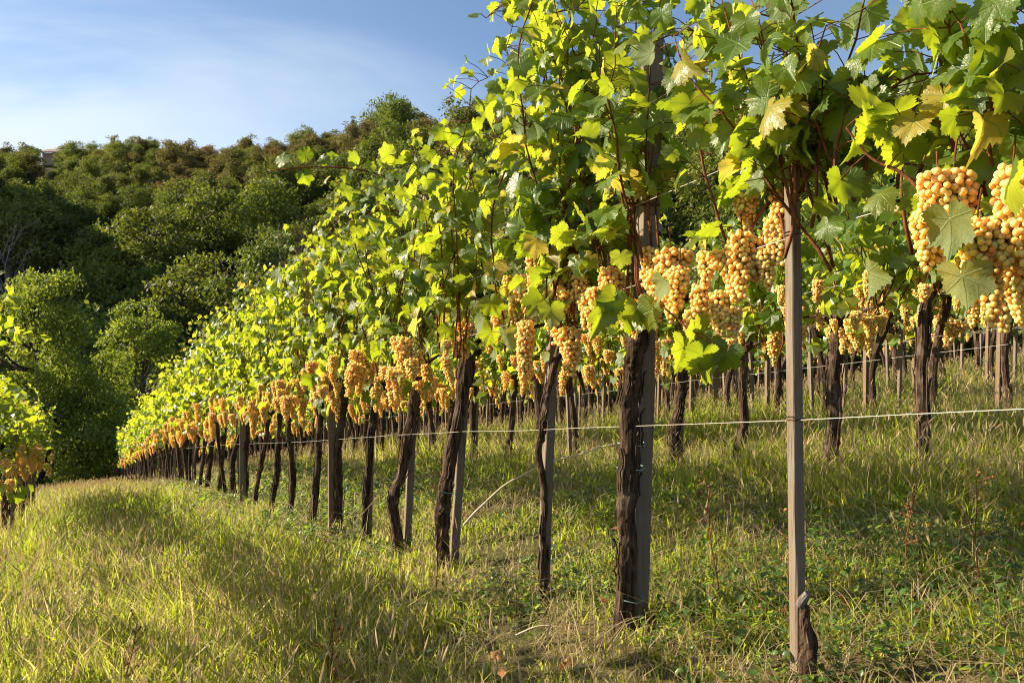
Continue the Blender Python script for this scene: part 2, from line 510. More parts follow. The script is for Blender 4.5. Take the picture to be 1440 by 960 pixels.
# ------------------------------------------------------------------ the ground sheet
def axis(parts):
    out = []
    for a, b, s in parts: out.append(np.arange(a, b, s))
    out.append([parts[-1][1]]); return np.concatenate(out)
gx = axis([(-900, -200, 50), (-200, -60, 7), (-60, -12, 1.6), (-12, 14, .22), (14, 60, 1.5), (60, 200, 7), (200, 900, 50)])
gy = axis([(-60, -4, 4), (-4, 18, .22), (18, 64, 1.2), (64, 170, 3.5), (170, 1500, 60)])
XX, YY = np.meshgrid(gx, gy)
ZZ = ground(XX, YY)
nx, ny = len(gx), len(gy)
V = np.stack([XX, YY, ZZ], -1).reshape(-1, 3)
i = (np.arange(ny - 1)[:, None] * nx + np.arange(nx - 1)[None]).ravel()
T = np.concatenate([np.stack([i, i + 1, i + nx + 1], 1), np.stack([i, i + nx + 1, i + nx], 1)])
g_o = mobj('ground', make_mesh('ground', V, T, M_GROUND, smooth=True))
tag(g_o, kind='structure')

# ------------------------------------------------------------------ leaves
def leaf_template(lod):
    if lod == 0:
        key_a = [0, 10, 20, 30, 40, 52, 64, 76, 86, 98, 112, 128, 144, 158, 168, 176]
        key_r = [1.0, .86, .76, .73, .84, .93, .82, .68, .70, .78, .78, .66, .60, .50, .36, .12]
        n = 31
        a = np.linspace(0, 176, n)
        r = np.interp(a, key_a, key_r)
        r = r * (1 + .06 * np.where(np.arange(n) % 2 == 0, 1, -1)); r[0] = 1.03; r[-1] = .12
        aa = np.concatenate([-a[::-1][:-1], a]); rr = np.concatenate([r[::-1][:-1], r])
        x = np.sin(np.radians(aa)) * rr; y = np.cos(np.radians(aa)) * rr
        m = len(aa)
        sel = np.arange(0, m, 2)
        ix, iy = x[sel] * .52, y[sel] * .52
        X = np.concatenate([[0], ix, x]); Yv = np.concatenate([[0], iy, y])
        ni = len(sel); T = []
        for k in range(ni - 1):
            T.append((0, 1 + k + 1, 1 + k))
            o = 1 + ni + 2 * k
            T += [(1 + k, 1 + k + 1, o + 1), (1 + k, o + 1, o), (1 + k + 1, o + 2, o + 1)]
        return np.stack([X, Yv], 1), np.array(T)[:, ::-1] if False else np.array(T)
    if lod == 1:
        a = np.array([0, 26, 50, 78, 108, 145, 172.]); r = np.array([1.0, .74, .92, .70, .80, .62, .15])
    else:
        a = np.array([0, 48, 105, 165.]); r = np.array([1.0, .86, .74, .35])
    aa = np.concatenate([-a[::-1][:-1], a]); rr = np.concatenate([r[::-1][:-1], r])
    X = np.concatenate([[0], np.sin(np.radians(aa)) * rr]); Yv = np.concatenate([[0], np.cos(np.radians(aa)) * rr])
    T = [(0, k + 2, k + 1) for k in range(len(aa) - 1)]
    return np.stack([X, Yv], 1), np.array(T)
LT = [leaf_template(k) for k in range(3)]

def leaves(P, tip, nrm, size, lod, r, curl=1.0, rnd=None):
    curl = curl * r.choice([.7, 1.0, 1.0, 1.9], (len(P), 1))
    tpl, T = LT[lod]; N = len(P); nv = len(tpl)
    tip = unit(tip); Zv = unit(nrm - (nrm * tip).sum(-1, keepdims=True) * tip); Xv = np.cross(tip, Zv)
    x = tpl[:, 0][None]; y = tpl[:, 1][None]; rr = np.sqrt(x * x + y * y); th = np.arctan2(x, y)
    u = lambda a, b: r.uniform(a, b, (N, 1))
    fold = u(-.15, .5) * curl; cup = u(-.75, .15) * curl; ph = u(0, 6.28); wv = u(.02, .15) * curl; droop = u(-.45, .05) * curl
    z = fold * np.abs(x) + cup * rr ** 2 * .5 + wv * np.sin(3 * th + ph) * rr ** 1.5 + droop * np.clip(y, 0, 2) ** 2 + u(-.35, .35) * curl * x * y \
        + .04 * np.sin(9 * th + ph * 2) * rr ** 2
    ws = u(.82, 1.12)
    s = size[:, None]
    V = P[:, None, :] + (s * x * ws)[..., None] * Xv[:, None] + (s * y)[..., None] * tip[:, None] + (s * z)[..., None] * Zv[:, None]
    TT = (T[None] + (np.arange(N) * nv)[:, None, None]).reshape(-1, 3)
    if rnd is None: rnd = r.random((N, 3))
    rn = np.repeat(rnd[:, None], nv, 1).reshape(-1, 3)
    luv = np.broadcast_to(np.concatenate([tpl, np.zeros((nv, 1))], 1)[None], (N, nv, 3)).copy()
    luv[:, :, 2] = r.uniform(0, 20, (N, 1))
    return V.reshape(-1, 3), TT, rn, luv.reshape(-1, 3)

# row frame baked into the meshes: e along the row (away from the camera), n towards the aisle and the sun
E = np.array([-KS, 1, 0]) / math.hypot(KS, 1); NN = np.array([-E[1], E[0], 0]); UP = np.array([0, 0, 1.0])
SLOPE = -0.1375 / math.hypot(KS, 1)
def rowp(x, y, z): return np.asarray(x)[..., None] * E + np.asarray(y)[..., None] * NN + (np.asarray(z) + SLOPE * np.asarray(x) * 1.0)[..., None] * UP

AVOID = [(-.022 + .356 + .014 * 0 + 1.70 - KS * 2.499 - .356 + .10, 2.55, .085, .95, 1.36), (1.70 - KS * 1.887 - .012, 1.90, .055, .2, 1.25)]
def make_shoots(r, n_shoots, top, spread=.40, z0=.98, step=.062, wild=1.0):
    """polyline shoots rising from the fruiting cane, with the leaf nodes along them"""
    sh = []
    for k in range(n_shoots):
        x = r.uniform(-spread, spread); y = r.normal(0, .035); z = z0 + r.uniform(-.06, .10)
        H = top + r.normal(0, .11) - (0.0 if r.random() < .8 else r.uniform(.2, .6))
        d = np.array([r.normal(0, .28), r.normal(0, .22), 1.0])
        pts = [(x, y, z)]
        while (pts[-1][2] < H or len(pts) < 4) and len(pts) < 44:
            d = d + np.array([r.normal(0, .13), r.normal(0, .13), 0]) * wild
            d[0] = d[0] * .93 - .04 * (pts[-1][0] - x); d[1] = d[1] * .92 - .30 * pts[-1][1] * (1 if pts[-1][2] < 1.75 else .5)
            dd = d / np.linalg.norm(d) * step
            p = pts[-1]; pts.append((p[0] + dd[0], p[1] + dd[1], p[2] + dd[2]))
        if r.random() < .15:      # the tip arches over
            side = r.choice([-1, 1])
            for q in range(r.integers(2, 6)):
                p = pts[-1]; pts.append((p[0] + r.normal(.0, .02) + .02 * side, p[1] + side * .035, p[2] + .035 - .018 * q))
        sh.append(np.array(pts))
    return sh

def foliage_from(sh, r, lod, size=(.052, .092), dens=1.0, buf=None, cbuf=None, cane_sides=5, origin=None):
    P = []; D = []; frac = []
    for s in sh:
        W = rowp(s[:, 0], s[:, 1], s[:, 2])
        n = len(W)
        if cbuf is not None:
            rad = np.interp(np.arange(n) / max(n - 1, 1), [0, .5, 1], [.0042, .0030, .0014]) * (1 + .22 * (np.arange(n) % 2))
            v, t = tube(W, rad, cane_sides); cbuf.add(v, t)
        for i in range(1, n):
            m = dens * (1.5 if i < n - 4 else 1.6)
            if s[i, 2] < 1.17: m *= .35
            k = int(m) + (r.random() < m - int(m))
            for q in range(k):
                P.append(W[i]); frac.append(i / n)
    P = np.array(P); frac = np.array(frac); N = len(P)
    side = r.choice([-1.0, 1.0], N) ; az = r.normal(0, .75, N)
    out = side[:, None] * (np.cos(az)[:, None] * NN + np.sin(az)[:, None] * E)
    pl = r.uniform(.03, .13, N)
    pd = unit(out + UP * r.uniform(-.15, .75, N)[:, None])
    B = P + pd * pl[:, None]
    if origin is not None:      # leaves pruned away in front of the post and the bare stake
        Wp = B + np.asarray(origin); k = np.ones(N, bool)
        for (ax_, ay_, hw, za, zb) in AVOID:
            g0 = gz(ax_, ay_); d = Wp[:, 0] / Wp[:, 1] * ay_ - ax_
            k &= ~((np.abs(d) < hw) & (Wp[:, 1] < ay_ + .02) & (Wp[:, 2] - g0 > za) & (Wp[:, 2] - g0 < zb))
        P, B, out, pd, frac, side = P[k], B[k], out[k], pd[k], frac[k], side[k]; N = len(P)
    tip = unit(out * r.uniform(.15, 1.0, N)[:, None] - UP * r.uniform(.15, 1.3, N)[:, None] + r.normal(0, .35, (N, 3)))
    nrm = out * r.uniform(.3, 1.0, N)[:, None] + UP * r.uniform(.0, 1.1, N)[:, None] + r.normal(0, .33, (N, 3))
    size_ = r.uniform(size[0], size[1], N) * np.where(frac > .86, .62, 1.0) * r.choice([1, 1, 1, .7], N)
    rnd = r.random((N, 3)); rnd[:, 0] = np.clip(rnd[:, 0] * .75 + frac * .3, 0, 1)
    v, t, rn, luv = leaves(B, tip, nrm, size_, lod, r, 1.0, rnd)
    buf.add(v, t, 0, rnd=rn, luv=luv)
    if lod == 0:         # petioles
        for a, b in zip(P[::1], B[::1]):
            mid = (a + b) / 2 + UP * .008
            pv, ptri = tube(np.array([a, mid, b]), [.0017, .0014, .0012], 3, cap=False)
            cbuf.add(pv, ptri)
    return N

def bunch_mesh(seed, L, W, sub, shoulder=False, br=.0079):
    r = np.random.default_rng(seed)
    pts = []
    tries = 0
    while tries < 9000 and len(pts) < 210:
        tries += 1
        z = -r.uniform(.012, L)
        t = -z / L
        wr = W * (np.interp(t, [0, .12, .35, .75, 1], [.45, .95, 1.0, .62, .25]))
        a = r.uniform(0, 6.283); q = math.sqrt(r.uniform(.15, 1)) * wr * r.uniform(.8, 1.22)
        p = np.array([math.cos(a) * q * .9, math.sin(a) * q * .9, z])
        if shoulder and t < .35 and r.random() < .35: p[0] += W * .95
        rad = br * r.uniform(.82, 1.1)
        if all(np.linalg.norm(p - o[0]) > (rad + o[1]) * .80 for o in pts): pts.append((p, rad))
    C = np.array([p for p, _ in pts]); Rr = np.array([q for _, q in pts])
    import bmesh
    bm = bmesh.new(); bmesh.ops.create_icosphere(bm, subdivisions=sub, radius=1.0)
    sv = np.array([v.co[:] for v in bm.verts]); st = np.array([[v.index for v in f.verts] for f in bm.faces]); bm.free()
    N = len(C); nv = len(sv)
    stretch = r.uniform(.96, 1.1, (N, 1, 1))
    V = C[:, None] + sv[None] * Rr[:, None, None] * np.concatenate([np.ones((N, 1, 2)), stretch], -1)
    T = (st[None] + (np.arange(N) * nv)[:, None, None]).reshape(-1, 3)
    rn = np.repeat(r.random((N, 1, 3)), nv, 1).reshape(-1, 3)
    b = Buf(); b.add(V.reshape(-1, 3), T, 0, rnd=rn)
    sp = spline([(0, 0, .05), (0.004, 0, 0), (0, .003, -L * .5), (0, 0, -L * .93)], 9)
    v, t = tube(sp, np.linspace(.0022, .001, 9), 5); b.add(v, t, 1, rnd=np.zeros((len(v), 3)))
    if sub > 1:
        for p, q in pts[::2]:
            c = np.array([0, 0, p[2] * .9])
            v, t = tube(np.array([c, p]), [.0008, .0008], 3, cap=False); b.add(v, t, 1, rnd=np.zeros((len(v), 3)))
    me = b.mesh('grape_bunch', [M_GRAPE, M_CANE]); me.polygons.foreach_set('use_smooth', np.full(len(me.polygons), True))
    return me
SPECS = [(.13, .030, False), (.16, .034, True), (.19, .038, True), (.15, .030, False), (.21, .032, False), (.11, .034, False)]
BN = [bunch_mesh(50 + i, L, W, 2, s) for i, (L, W, s) in enumerate(SPECS)]
BF = [bunch_mesh(80 + i, L * 1.08, W * 1.2, 1, s) for i, (L, W, s) in enumerate(SPECS)]

# ------------------------------------------------------------------ trunks
def trunk_mesh(pts, rad, seed, sides=18, n=46, head=True, fine=True):
    """pts: centre line (world X, world Y, height) offsets from the foot; a gnarled head of spurs on top"""
    r = np.random.default_rng(seed)
    C = spline(pts, n)
    C[:, :2] += np.cumsum(r.normal(0, .0022, (n, 2)), axis=0) * (1 if fine else .5)
    t = np.linspace(0, 1, n)
    base = .9 * rad * np.interp(t, [0, .05, .15, .8, .93, 1], [1.45, 1.15, 1.0, .95, 1.25, 1.05])
    b = Buf()
    v, tr = tube(C, base, sides, .075, 2.2, seed, lump=.12); b.add(v, tr)
    if head:
        top = C[-1]
        for k in range(5 if fine else 3):
            a = r.uniform(0, 6.28); L = r.uniform(.05, .11)
            d = np.array([math.cos(a) * .8, math.sin(a) * .8, r.uniform(.1, 1.0)]); d /= np.linalg.norm(d)
            q = np.array([top - d * .02, top + d * L * .5 + r.normal(0, .006, 3), top + d * L])
            v, tr = tube(spline(q, 6), rad * np.array([.85, .8, .72, .7, .62, .35]), 9, .16, 3, seed + k); b.add(v, tr)
        # arms along the wire
        for s in (-1, 1):
            L = r.uniform(.20, .34)
            q = [top, top + E * s * L * .35 + UP * .05, top + E * s * L + UP * (.07 + SLOPE * s * L)]
            v, tr = tube(spline(q, 8), np.linspace(rad * .55, .006, 8), 7, .1, 2, seed + 20 + s); b.add(v, tr)
    if fine:         # loose strips of bark
        for k in range(16):
            i0 = r.integers(3, n - 12); i1 = i0 + r.integers(4, 9); a = r.uniform(0, 6.28)
            off = np.array([math.cos(a), math.sin(a), 0]) * rad * 1.1
            q = C[i0:i1] + off + r.normal(0, .0015, (i1 - i0, 3)); q[-1] += off * .25
            v, tr = tube(q, .0032, 4, cap=False); b.add(v, tr)
    return b.mesh('vine_trunk', M_BARK)

# shared parts for repeats
FAR_TRUNK = []
for k in range(9):
    r = np.random.default_rng(200 + k)
    w1, w2 = r.normal(0, .035, 2), r.normal(0, .045, 2)
    pts = [(0, 0, -.05), (w1[0] * .7, w1[1] * .7, .22), (w1[0] + w2[0] * .4, w1[1], .5), (w2[0], w2[1] * .5, .88)]
    FAR_TRUNK.append(trunk_mesh(pts, r.uniform(.026, .040), 300 + k, 9, 18, True, False))
def foliage_mesh(seed, lod, n_shoots, top, dens, size, near=False, spread=.40, z0=1.0, origin=None):
    r = np.random.default_rng(seed)
    fb, cb = Buf(), Buf()
    sh = make_shoots(r, n_shoots, top, spread, z0)
    foliage_from(sh, r, lod, size, dens, fb, cb, 5 if near else 3, origin)
    # low leaves hanging among the grapes
    n = 12
    x = r.uniform(-.38, .38, n); y = r.normal(0.06, .11, n); z = r.uniform(.84, 1.2, n)
    out = np.sign(r.normal(0, 1, n))[:, None] * NN + r.normal(0, .5, (n, 3))
    v, t, rn, luv = leaves(rowp(x, y, z), out * .5 - UP, out + UP * .4, r.uniform(size[0] * .8, size[1], n), lod, r)
    fb.add(v, t, 0, rnd=rn, luv=luv)
    return (fb.mesh('foliage', M_LEAF if lod == 0 else M_LEAF_FAR, smooth=(lod == 0)), cb.mesh('canes', M_CANE, True))
MIDF = [foliage_mesh(400 + k, 1, 12, 1.92, 1.05, (.048, .085)) for k in range(8)]
FARF = [foliage_mesh(450 + k, 2, 11, 1.95, .8, (.055, .095)) for k in range(8)]

OPENF = []
for k in range(3):
    OPENF.append(foliage_mesh(480 + k, 1, 9, 1.95, .8, (.055, .09), z0=1.32))
def add_bunches(root, r, n, meshes, z=(.86, 1.27), xs=.36, ys=.10, ym=.08):
    for k in range(n):
        p = rowp(np.array(r.uniform(-xs, xs)), np.array(r.normal(ym, ys)), np.array(r.uniform(*z)))
        o = mobj('grape_bunch', meshes[r.integers(0, len(meshes))], root, tuple(p))
        o.rotation_euler = (r.normal(0, .12), r.normal(0, .12), r.uniform(0, 6.28))
        s = r.uniform(.6, 1.1); o.scale = (s, s, s * r.uniform(.85, 1.1))

def row_pos(a, Y): return np.array([a - KS * Y, Y, gz(a - KS * Y, Y)])
A1, A2 = 1.70, 4.20

# ------------------------------------------------------------------ main row, near vines (one by one)
G_MAIN = 'vines of the main row'
def near_vine(k, Y, pts, rad, top, n_sh, label, n_b=9, dens=1.0, seed=0, bun_z=(.92, 1.16), spread=.36, lod=0, a=A1, trunk_fine=True, group=G_MAIN, ties=()):
    p = row_pos(a, Y)
    root = thing('grape_vine', label, 'grape vine', tuple(p), group)
    pts = [(q[0], q[1], q[2]) for q in pts]
    mobj('trunk', trunk_mesh(pts, rad, 500 + seed, 20 if Y < 4 else 14, 60 if Y < 4 else 36, True, trunk_fine), root)
    fo, ca = foliage_mesh(600 + seed, lod, n_sh, top, dens * 1.12, (.036, .073), True, spread, 1.0, p if Y < 3.2 else None)
    mobj('foliage', fo, root); mobj('canes', ca, root)
    add_bunches(root, np.random.default_rng(700 + seed), n_b, BN, bun_z, .31)
    C = spline(pts, 40)
    for z in ties:
        c = C[np.argmin(abs(C[:, 2] - z))]
        th = np.linspace(0, 2 * math.pi, 22)
        ring = np.stack([c[0] + .012 + np.cos(th) * (rad * 1.12 + .004), c[1] + np.sin(th) * (rad * 1.12 + .004), z + .004 * np.sin(th * 2)], 1)
        v, t = tube(ring, .0018, 6); b = Buf(); b.add(v, t); mobj('tie', b.mesh('tie', M_TIE, True), root)
    return root

def px_line(Y, a, pts):
    """trunk centre line surveyed from the photograph: [(pixel x, pixel y)...] from foot to head -> offsets in metres"""
    base = row_pos(a, Y); out = []
    for i, (x, y) in enumerate(pts):
        q = pix(x, y, Y); out.append((q[0] - base[0], 0.0, q[2] - base[2]))
    out[0] = (out[0][0], 0, min(out[0][2], 0) - .05)
    return out

v_edge = near_vine(0, 1.33, [(0, 0, -.05), (.02, 0, .4), (.0, .02, .88)], .04, 1.50, 14,
    'vine at the right edge with the largest amber grape clusters in the foreground', 0, 1.5, 1, (1.0, 1.16), .30)
v_post = near_vine(1, 2.499, px_line(2.499, A1, [(876, 886), (882, 800), (880, 700), (884, 600), (890, 520), (903, 462)]), 0.034, 1.78, 13,
    'vine with the thickest straight dark trunk, tied to the tall square post', 3, 1.25, 2, (1.0, 1.16), .22, ties=(.10, .585, .51))
v_thin = near_vine(2, 2.975, px_line(2.975, A1, [(760, 832), (763, 760), (765, 690), (757, 630), (766, 585), (780, 530), (795, 475)]), 0.014, 2.16, 15,
    'slim young vine winding round the leaning stake next to the thickest trunk', 4, 1.3, 3, spread=.30)
v4 = near_vine(3, 3.733, px_line(3.733, A1, [(630, 812), (622, 770), (624, 715), (636, 640), (648, 560), (657, 500)]), 0.036, 1.88, 12,
    'thick dark vine leaning across its stake, a pale dry cane propped beside it', 10, 1.2, 4, ties=(.36,))
v5 = near_vine(4, 4.29, px_line(4.29, A1, [(561, 780), (556, 745), (549, 705), (563, 660), (575, 590), (586, 525)]), 0.031, 1.86, 12,
    'crooked vine whose trunk bows out to the aisle side near the ground', 10, 1.2, 5)
v6 = near_vine(5, 4.83, px_line(4.83, A1, [(511, 756), (514, 710), (519, 640), (524, 590), (531, 548)]), 0.023, 1.88, 12,
    'slender reddish-brown vine just beyond the bowed trunk', 10, 1.2, 6)
v7 = near_vine(6, 5.38, px_line(5.38, A1, [(473, 742), (476, 690), (474, 640), (478, 590), (482, 545)]), 0.031, 1.97, 12,
    'upright vine against a reddish stake, its long cane reaching over the aisle', 10, 1.2, 7)
v8 = near_vine(7, 5.91, px_line(5.91, A1, [(438, 731), (441, 690), (443, 640), (445, 600), (446, 565)]), 0.027, 1.97, 12,
    'straight dark vine without a stake in sight, just past the vine with the reaching cane', 9, 1.1, 8)
v9 = near_vine(8, 6.57, px_line(6.57, A1, [(408, 728), (410, 690), (411, 640), (407, 600), (412, 570)]), 0.027, 1.97, 12,
    'vine with a broad straight trunk, ninth trunk from the camera', 9, 1.1, 9, lod=1)
v10 = near_vine(9, 7.08, px_line(7.08, A1, [(380, 716), (384, 700), (391, 660), (393, 610), (394, 580)]), 0.025, 1.97, 12,
    'vine with a swollen foot kinking towards the aisle, tenth trunk from the camera', 9, 1.1, 10, lod=1)
v11 = near_vine(10, 7.68, px_line(7.68, A1, [(356, 712), (360, 690), (369, 640), (374, 610), (377, 585)]), 0.023, 1.97, 12,
    'vine leaning away up the slope with a forked foot, eleventh trunk from the camera', 9, 1.1, 11, lod=1)
v12 = near_vine(11, 8.24, px_line(8.24, A1, [(345, 708), (347, 680), (349, 640), (352, 610), (351, 580)]), 0.025, 1.97, 12,
    'vine beside a grey split post, twelfth trunk from the camera', 9, 1.1, 12, lod=1)

# the dead stump on the near stake: a thing of its own
p = row_pos(A1, 1.887)
st = thing('vine_stump', 'sawn-off dead vine stump hugging the foot of the nearest bare stake', 'vine stump', tuple(p))
q = [(pix(x, y, 1.887) - p) for x, y in ((1128, 975), (1129, 930), (1131, 900), (1126, 870), (1125, 845))]
q = [(a[0], -.028, a[2]) for a in q]; q[0] = (q[0][0], -.028, -.05)
b = Buf(); v, t = tube(spline(q, 24), np.interp(np.linspace(0, 1, 24), [0, .3, .6, .8, 1], [.024, .020, .018, .013, .010]), 16, .10, 2, 71, lump=.08); b.add(v, t)
mobj('stump_body', b.mesh('stump_body', M_BARK), st)
c = np.array(q[-1]); b = Buf()
v, t = tube(np.array([c + [-.010, .004, -.004], c + [-.004, 0, .012], c + [.006, -.006, .030]]), [.010, .011, .008], 12, .08, 1, 5); b.add(v, t)
mobj('sawn_face', b.mesh('sawn_face', M_CUT), st)

# hand placed bunches around the near vines (root, px, py of the top, depth, bunch kind, scale)
def hang(root, x, y, Y, kind, s=1.0, rz=0.0):
    q = pix(x, y, Y) - np.array(root.location)
    o = mobj('grape_bunch', BN[kind], root, tuple(q)); s *= .88 if Y < 1.7 else .95; o.scale = (s, s, s); o.rotation_euler = (random.gauss(0, .07), random.gauss(0, .07), rz)
for args in ((1318, 245, 1.50, 2, 1.0, 1), (1345, 232, 1.47, 1, 1.1, 3), (1300, 292, 1.50, 3, .9, 0), (1385, 330, 1.46, 4, .9, 4),
             (1425, 226, 1.38, 4, 1.0, 1), (1448, 235, 1.35, 2, 1.0, 0), (1400, 385, 1.62, 3, .9, 2), (1432, 370, 1.55, 1, .85, 3),
             (1378, 300, 1.40, 1, 1.0, 2.2), (1365, 350, 1.47, 3, .8, 2.5), (1455, 330, 1.40, 4, 1.0, .5)):
    hang(v_edge, *args)
for args in ((1100, 262, 1.98, 4, 1.0, 0), (1090, 300, 2.0, 3, .9, 2), (1042, 322, 2.06, 2, 1.0, 1), (1028, 345, 2.1, 1, 1.0, 3), (1012, 405, 2.14, 3, .9, 2),
             (985, 395, 2.2, 4, .9, 1), (940, 345, 2.28, 1, 1.1, 0), (925, 375, 2.34, 2, .9, 2), (955, 370, 2.24, 3, 1.0, 5), 
             (855, 372, 2.55, 4, 1.0, 1), (870, 380, 2.58, 3, 1.0, 3), (838, 400, 2.62, 0, 1.0, 2), (1060, 330, 2.05, 0, 1.0, 2), (1048, 270, 2.08, 5, .9, 0)):
    hang(v_post, *args)
for args in ((808, 368, 2.78, 4, 1.0, 0), (815, 382, 2.74, 3, 1.0, 1), (752, 350, 3.0, 4, 1.05, 2), (745, 400, 3.06, 2, 1.0, 3), (728, 420, 3.12, 1, 1.05, 1),
             (790, 390, 2.86, 0, 1.0, 1), (735, 385, 3.1, 5, 1.0, 5), (700, 430, 3.3, 3, 1.0, 0)):
    hang(v_thin, *args)

for args in ((900, 420, 2.42, 3, .85, 2), (975, 430, 2.2, 0, .9, 1), (1075, 345, 2.02, 3, .8, 4), (1025, 430, 2.12, 5, .8, 0), (995, 350, 2.16, 0, .85, 3), (915, 345, 2.4, 0, .9, 5)):
    hang(v_post, *args)
for args in ((825, 410, 2.68, 3, .9, 0), (775, 430, 2.9, 0, .9, 2), (715, 385, 3.2, 3, .9, 4), (690, 455, 3.35, 0, 1.0, 1)):
    hang(v_thin, *args)
# long cane of the seventh vine reaching over the aisle, with its few leaves
def cane_leaves(root, pts, rad, leaf_at, seed, name='reaching_cane', size=(.05, .08), both=True):
    r = np.random.default_rng(seed); o = np.array(root.location)
    W = spline([np.array(q) - o for q in pts], 26)
    cb = Buf(); v, t = tube(W, np.linspace(rad, rad * .45, 26), 7, .06, 1, seed); cb.add(v, t)
    P = []; Tp = []; Nm = []
    for f in leaf_at:
        b0 = W[int(f * 25)]
        d = unit(np.array([r.normal(0, .6), r.normal(-.3, .4), r.choice([-.6, .8]) if both else -.5]))
        b1 = b0 + d * r.uniform(.03, .08); v, t = tube(np.array([b0, (b0 + b1) / 2 + UP * .004, b1]), .0013, 4, cap=False); cb.add(v, t)
        P.append(b1); Tp.append(unit(np.array([r.normal(0, .4), r.normal(-.2, .4), -1 if d[2] < 0 else .3]))); Nm.append(np.array([r.normal(-.2, .4), -1, r.normal(.3, .3)]))
    cane = mobj(name, cb.mesh(name, M_CANE, True), root)
    v, t, rn, luv = leaves(np.array(P), np.array(Tp), np.array(Nm), r.uniform(*size, len(P)), 0, r)
    fb = Buf(); fb.add(v, t, 0, rnd=np.clip(rn * [1, .93, .6], 0, 1), luv=luv)
    mobj('cane_leaves', fb.mesh('cane_leaves', M_LEAF, True), cane)
cane_leaves(v7, [pix(600, 275, 5.0), pix(545, 250, 4.9), pix(500, 238, 4.85), pix(440, 235, 4.8), pix(380, 240, 4.8)], .0075,
            [.05, .1, .2, .25, .3, .42, .5, .55, .62, .7, .8, .84, .9], 21, size=(.05, .085))
cane_leaves(v_post, [pix(905, 455, 2.36), pix(925, 430, 2.2), pix(960, 455, 2.12), pix(995, 480, 2.08), pix(1015, 490, 2.05)], .0035,
            [.25, .45, .6, .7, .8, .9, .98, .5], 22, 'low_cane', (.055, .085), False)
cane_leaves(v_post, [pix(905, 460, 2.40), pix(890, 420, 2.25), pix(870, 400, 2.2), pix(862, 430, 2.18)], .003,
            [.3, .5, .65, .8, .95, 1.0], 23, 'low_cane', (.05, .075), False)
cane_leaves(v_edge, [pix(1480, 300, 1.45), pix(1440, 240, 1.45), pix(1402, 180, 1.45), pix(1395, 130, 1.44), pix(1415, 70, 1.45)], .0055,
            [.1, .3, .5, .7, .9, 1.0], 24, 'thick_cane', (.05, .075))
cane_leaves(v_edge, [pix(1315, 290, 1.52), pix(1270, 245, 1.56), pix(1225, 222, 1.6), pix(1190, 180, 1.62)], .0045,
            [.2, .35, .5, .6, .75, .9, 1.0], 25, 'arching_cane', (.045, .075))

# foliage carried along the wires over the gap of the dead vine
def filler(root, Y0, Y1, top, n, seed, z0=1.15):
    r = np.random.default_rng(seed); o = np.array(root.location)
    sh = []
    for k in range(n):
        Yc = r.uniform(Y0, Y1); bp = row_pos(A1, Yc) - o
        s = make_shoots(r, 1, top, .02, z0 + r.uniform(-.05, .15))[0]
        s = s.copy(); s[:, 0] += bp[:2].dot(E[:2]); s[:, 1] += bp[:2].dot(NN[:2])
        sh.append(s)
    fb, cb = Buf(), Buf(); foliage_from(sh, r, 0, (.040, .070), 1.15, fb, cb, 5, o)
    mobj('wire_foliage', fb.mesh('wire_foliage', M_LEAF, True), root); mobj('canes', cb.mesh('canes', M_CANE, True), root)
filler(v_edge, 1.50, 1.86, 1.34, 13, 31, .98)
filler(v_post, 1.84, 2.09, 1.62, 14, 32, 1.05)

# ------------------------------------------------------------------ stakes and posts
G_STAKE = 'wooden stakes of the main row'
def stake(Y, a, dx, dy, h, wd, seed, label, cat='wooden stake', group=G_STAKE, name='wooden_stake', mat=M_WOOD, lean=(0, 0), rz=0.35, me=None):
    p = row_pos(a, Y)
    if me is None:
        b = Buf(); v, t = box(wd, wd, -.10, h, .0025, seed, .0012, 14, lean, .004); b.add(v, t); me = b.mesh(name, mat)
    o = mobj(name, me, None, (p[0] + dx, p[1] + dy, gz(p[0] + dx, p[1] + dy))); o.rotation_euler = (0, 0, rz)
    return tag(o, label, cat, group)
s1 = stake(1.887, A1, .0, .02, 1.235, .028, 1, 'nearest stake, bare grey and square, with a dead stump at its foot', lean=(-.018, 0), rz=.38)
sp = stake(2.499, A1, .038, .055, 1.86, .058, 2, 'tall square post rising above the leaves behind the thickest trunk', 'wooden post', 'trellis posts', 'trellis_post', lean=(.055, 0), rz=.3)
stake(2.975, A1, .012, .035, 1.00, .036, 3, 'leaning stake with the slim young vine wound round it', lean=(.045, 0), rz=.4)
stake(3.733, A1, .022, .045, .98, .038, 4, 'stake behind the thick leaning vine with the propped dry cane', lean=(.08, 0), rz=.3)
stake(4.29, A1, .028, .045, 1.0, .038, 5, 'stake standing straight behind the bowed trunk', lean=(.05, 0), rz=.35, mat=M_WOOD)
stake(4.83, A1, .02, .035, 1.02, .03, 6, 'thin stake beside the slender reddish-brown vine', lean=(.03, 0))
stake(5.38, A1, -.03, .01, 1.55, .042, 7, 'reddish square stake that rises into the leaves beside the vine with the reaching cane', mat=M_WOODD)
stake(8.24, A1, -.05, -.01, 1.9, .06, 8, 'grey split post in the main row where the trunks begin to close up', 'wooden post', 'trellis posts', 'trellis_post', mat=M_WOOD)

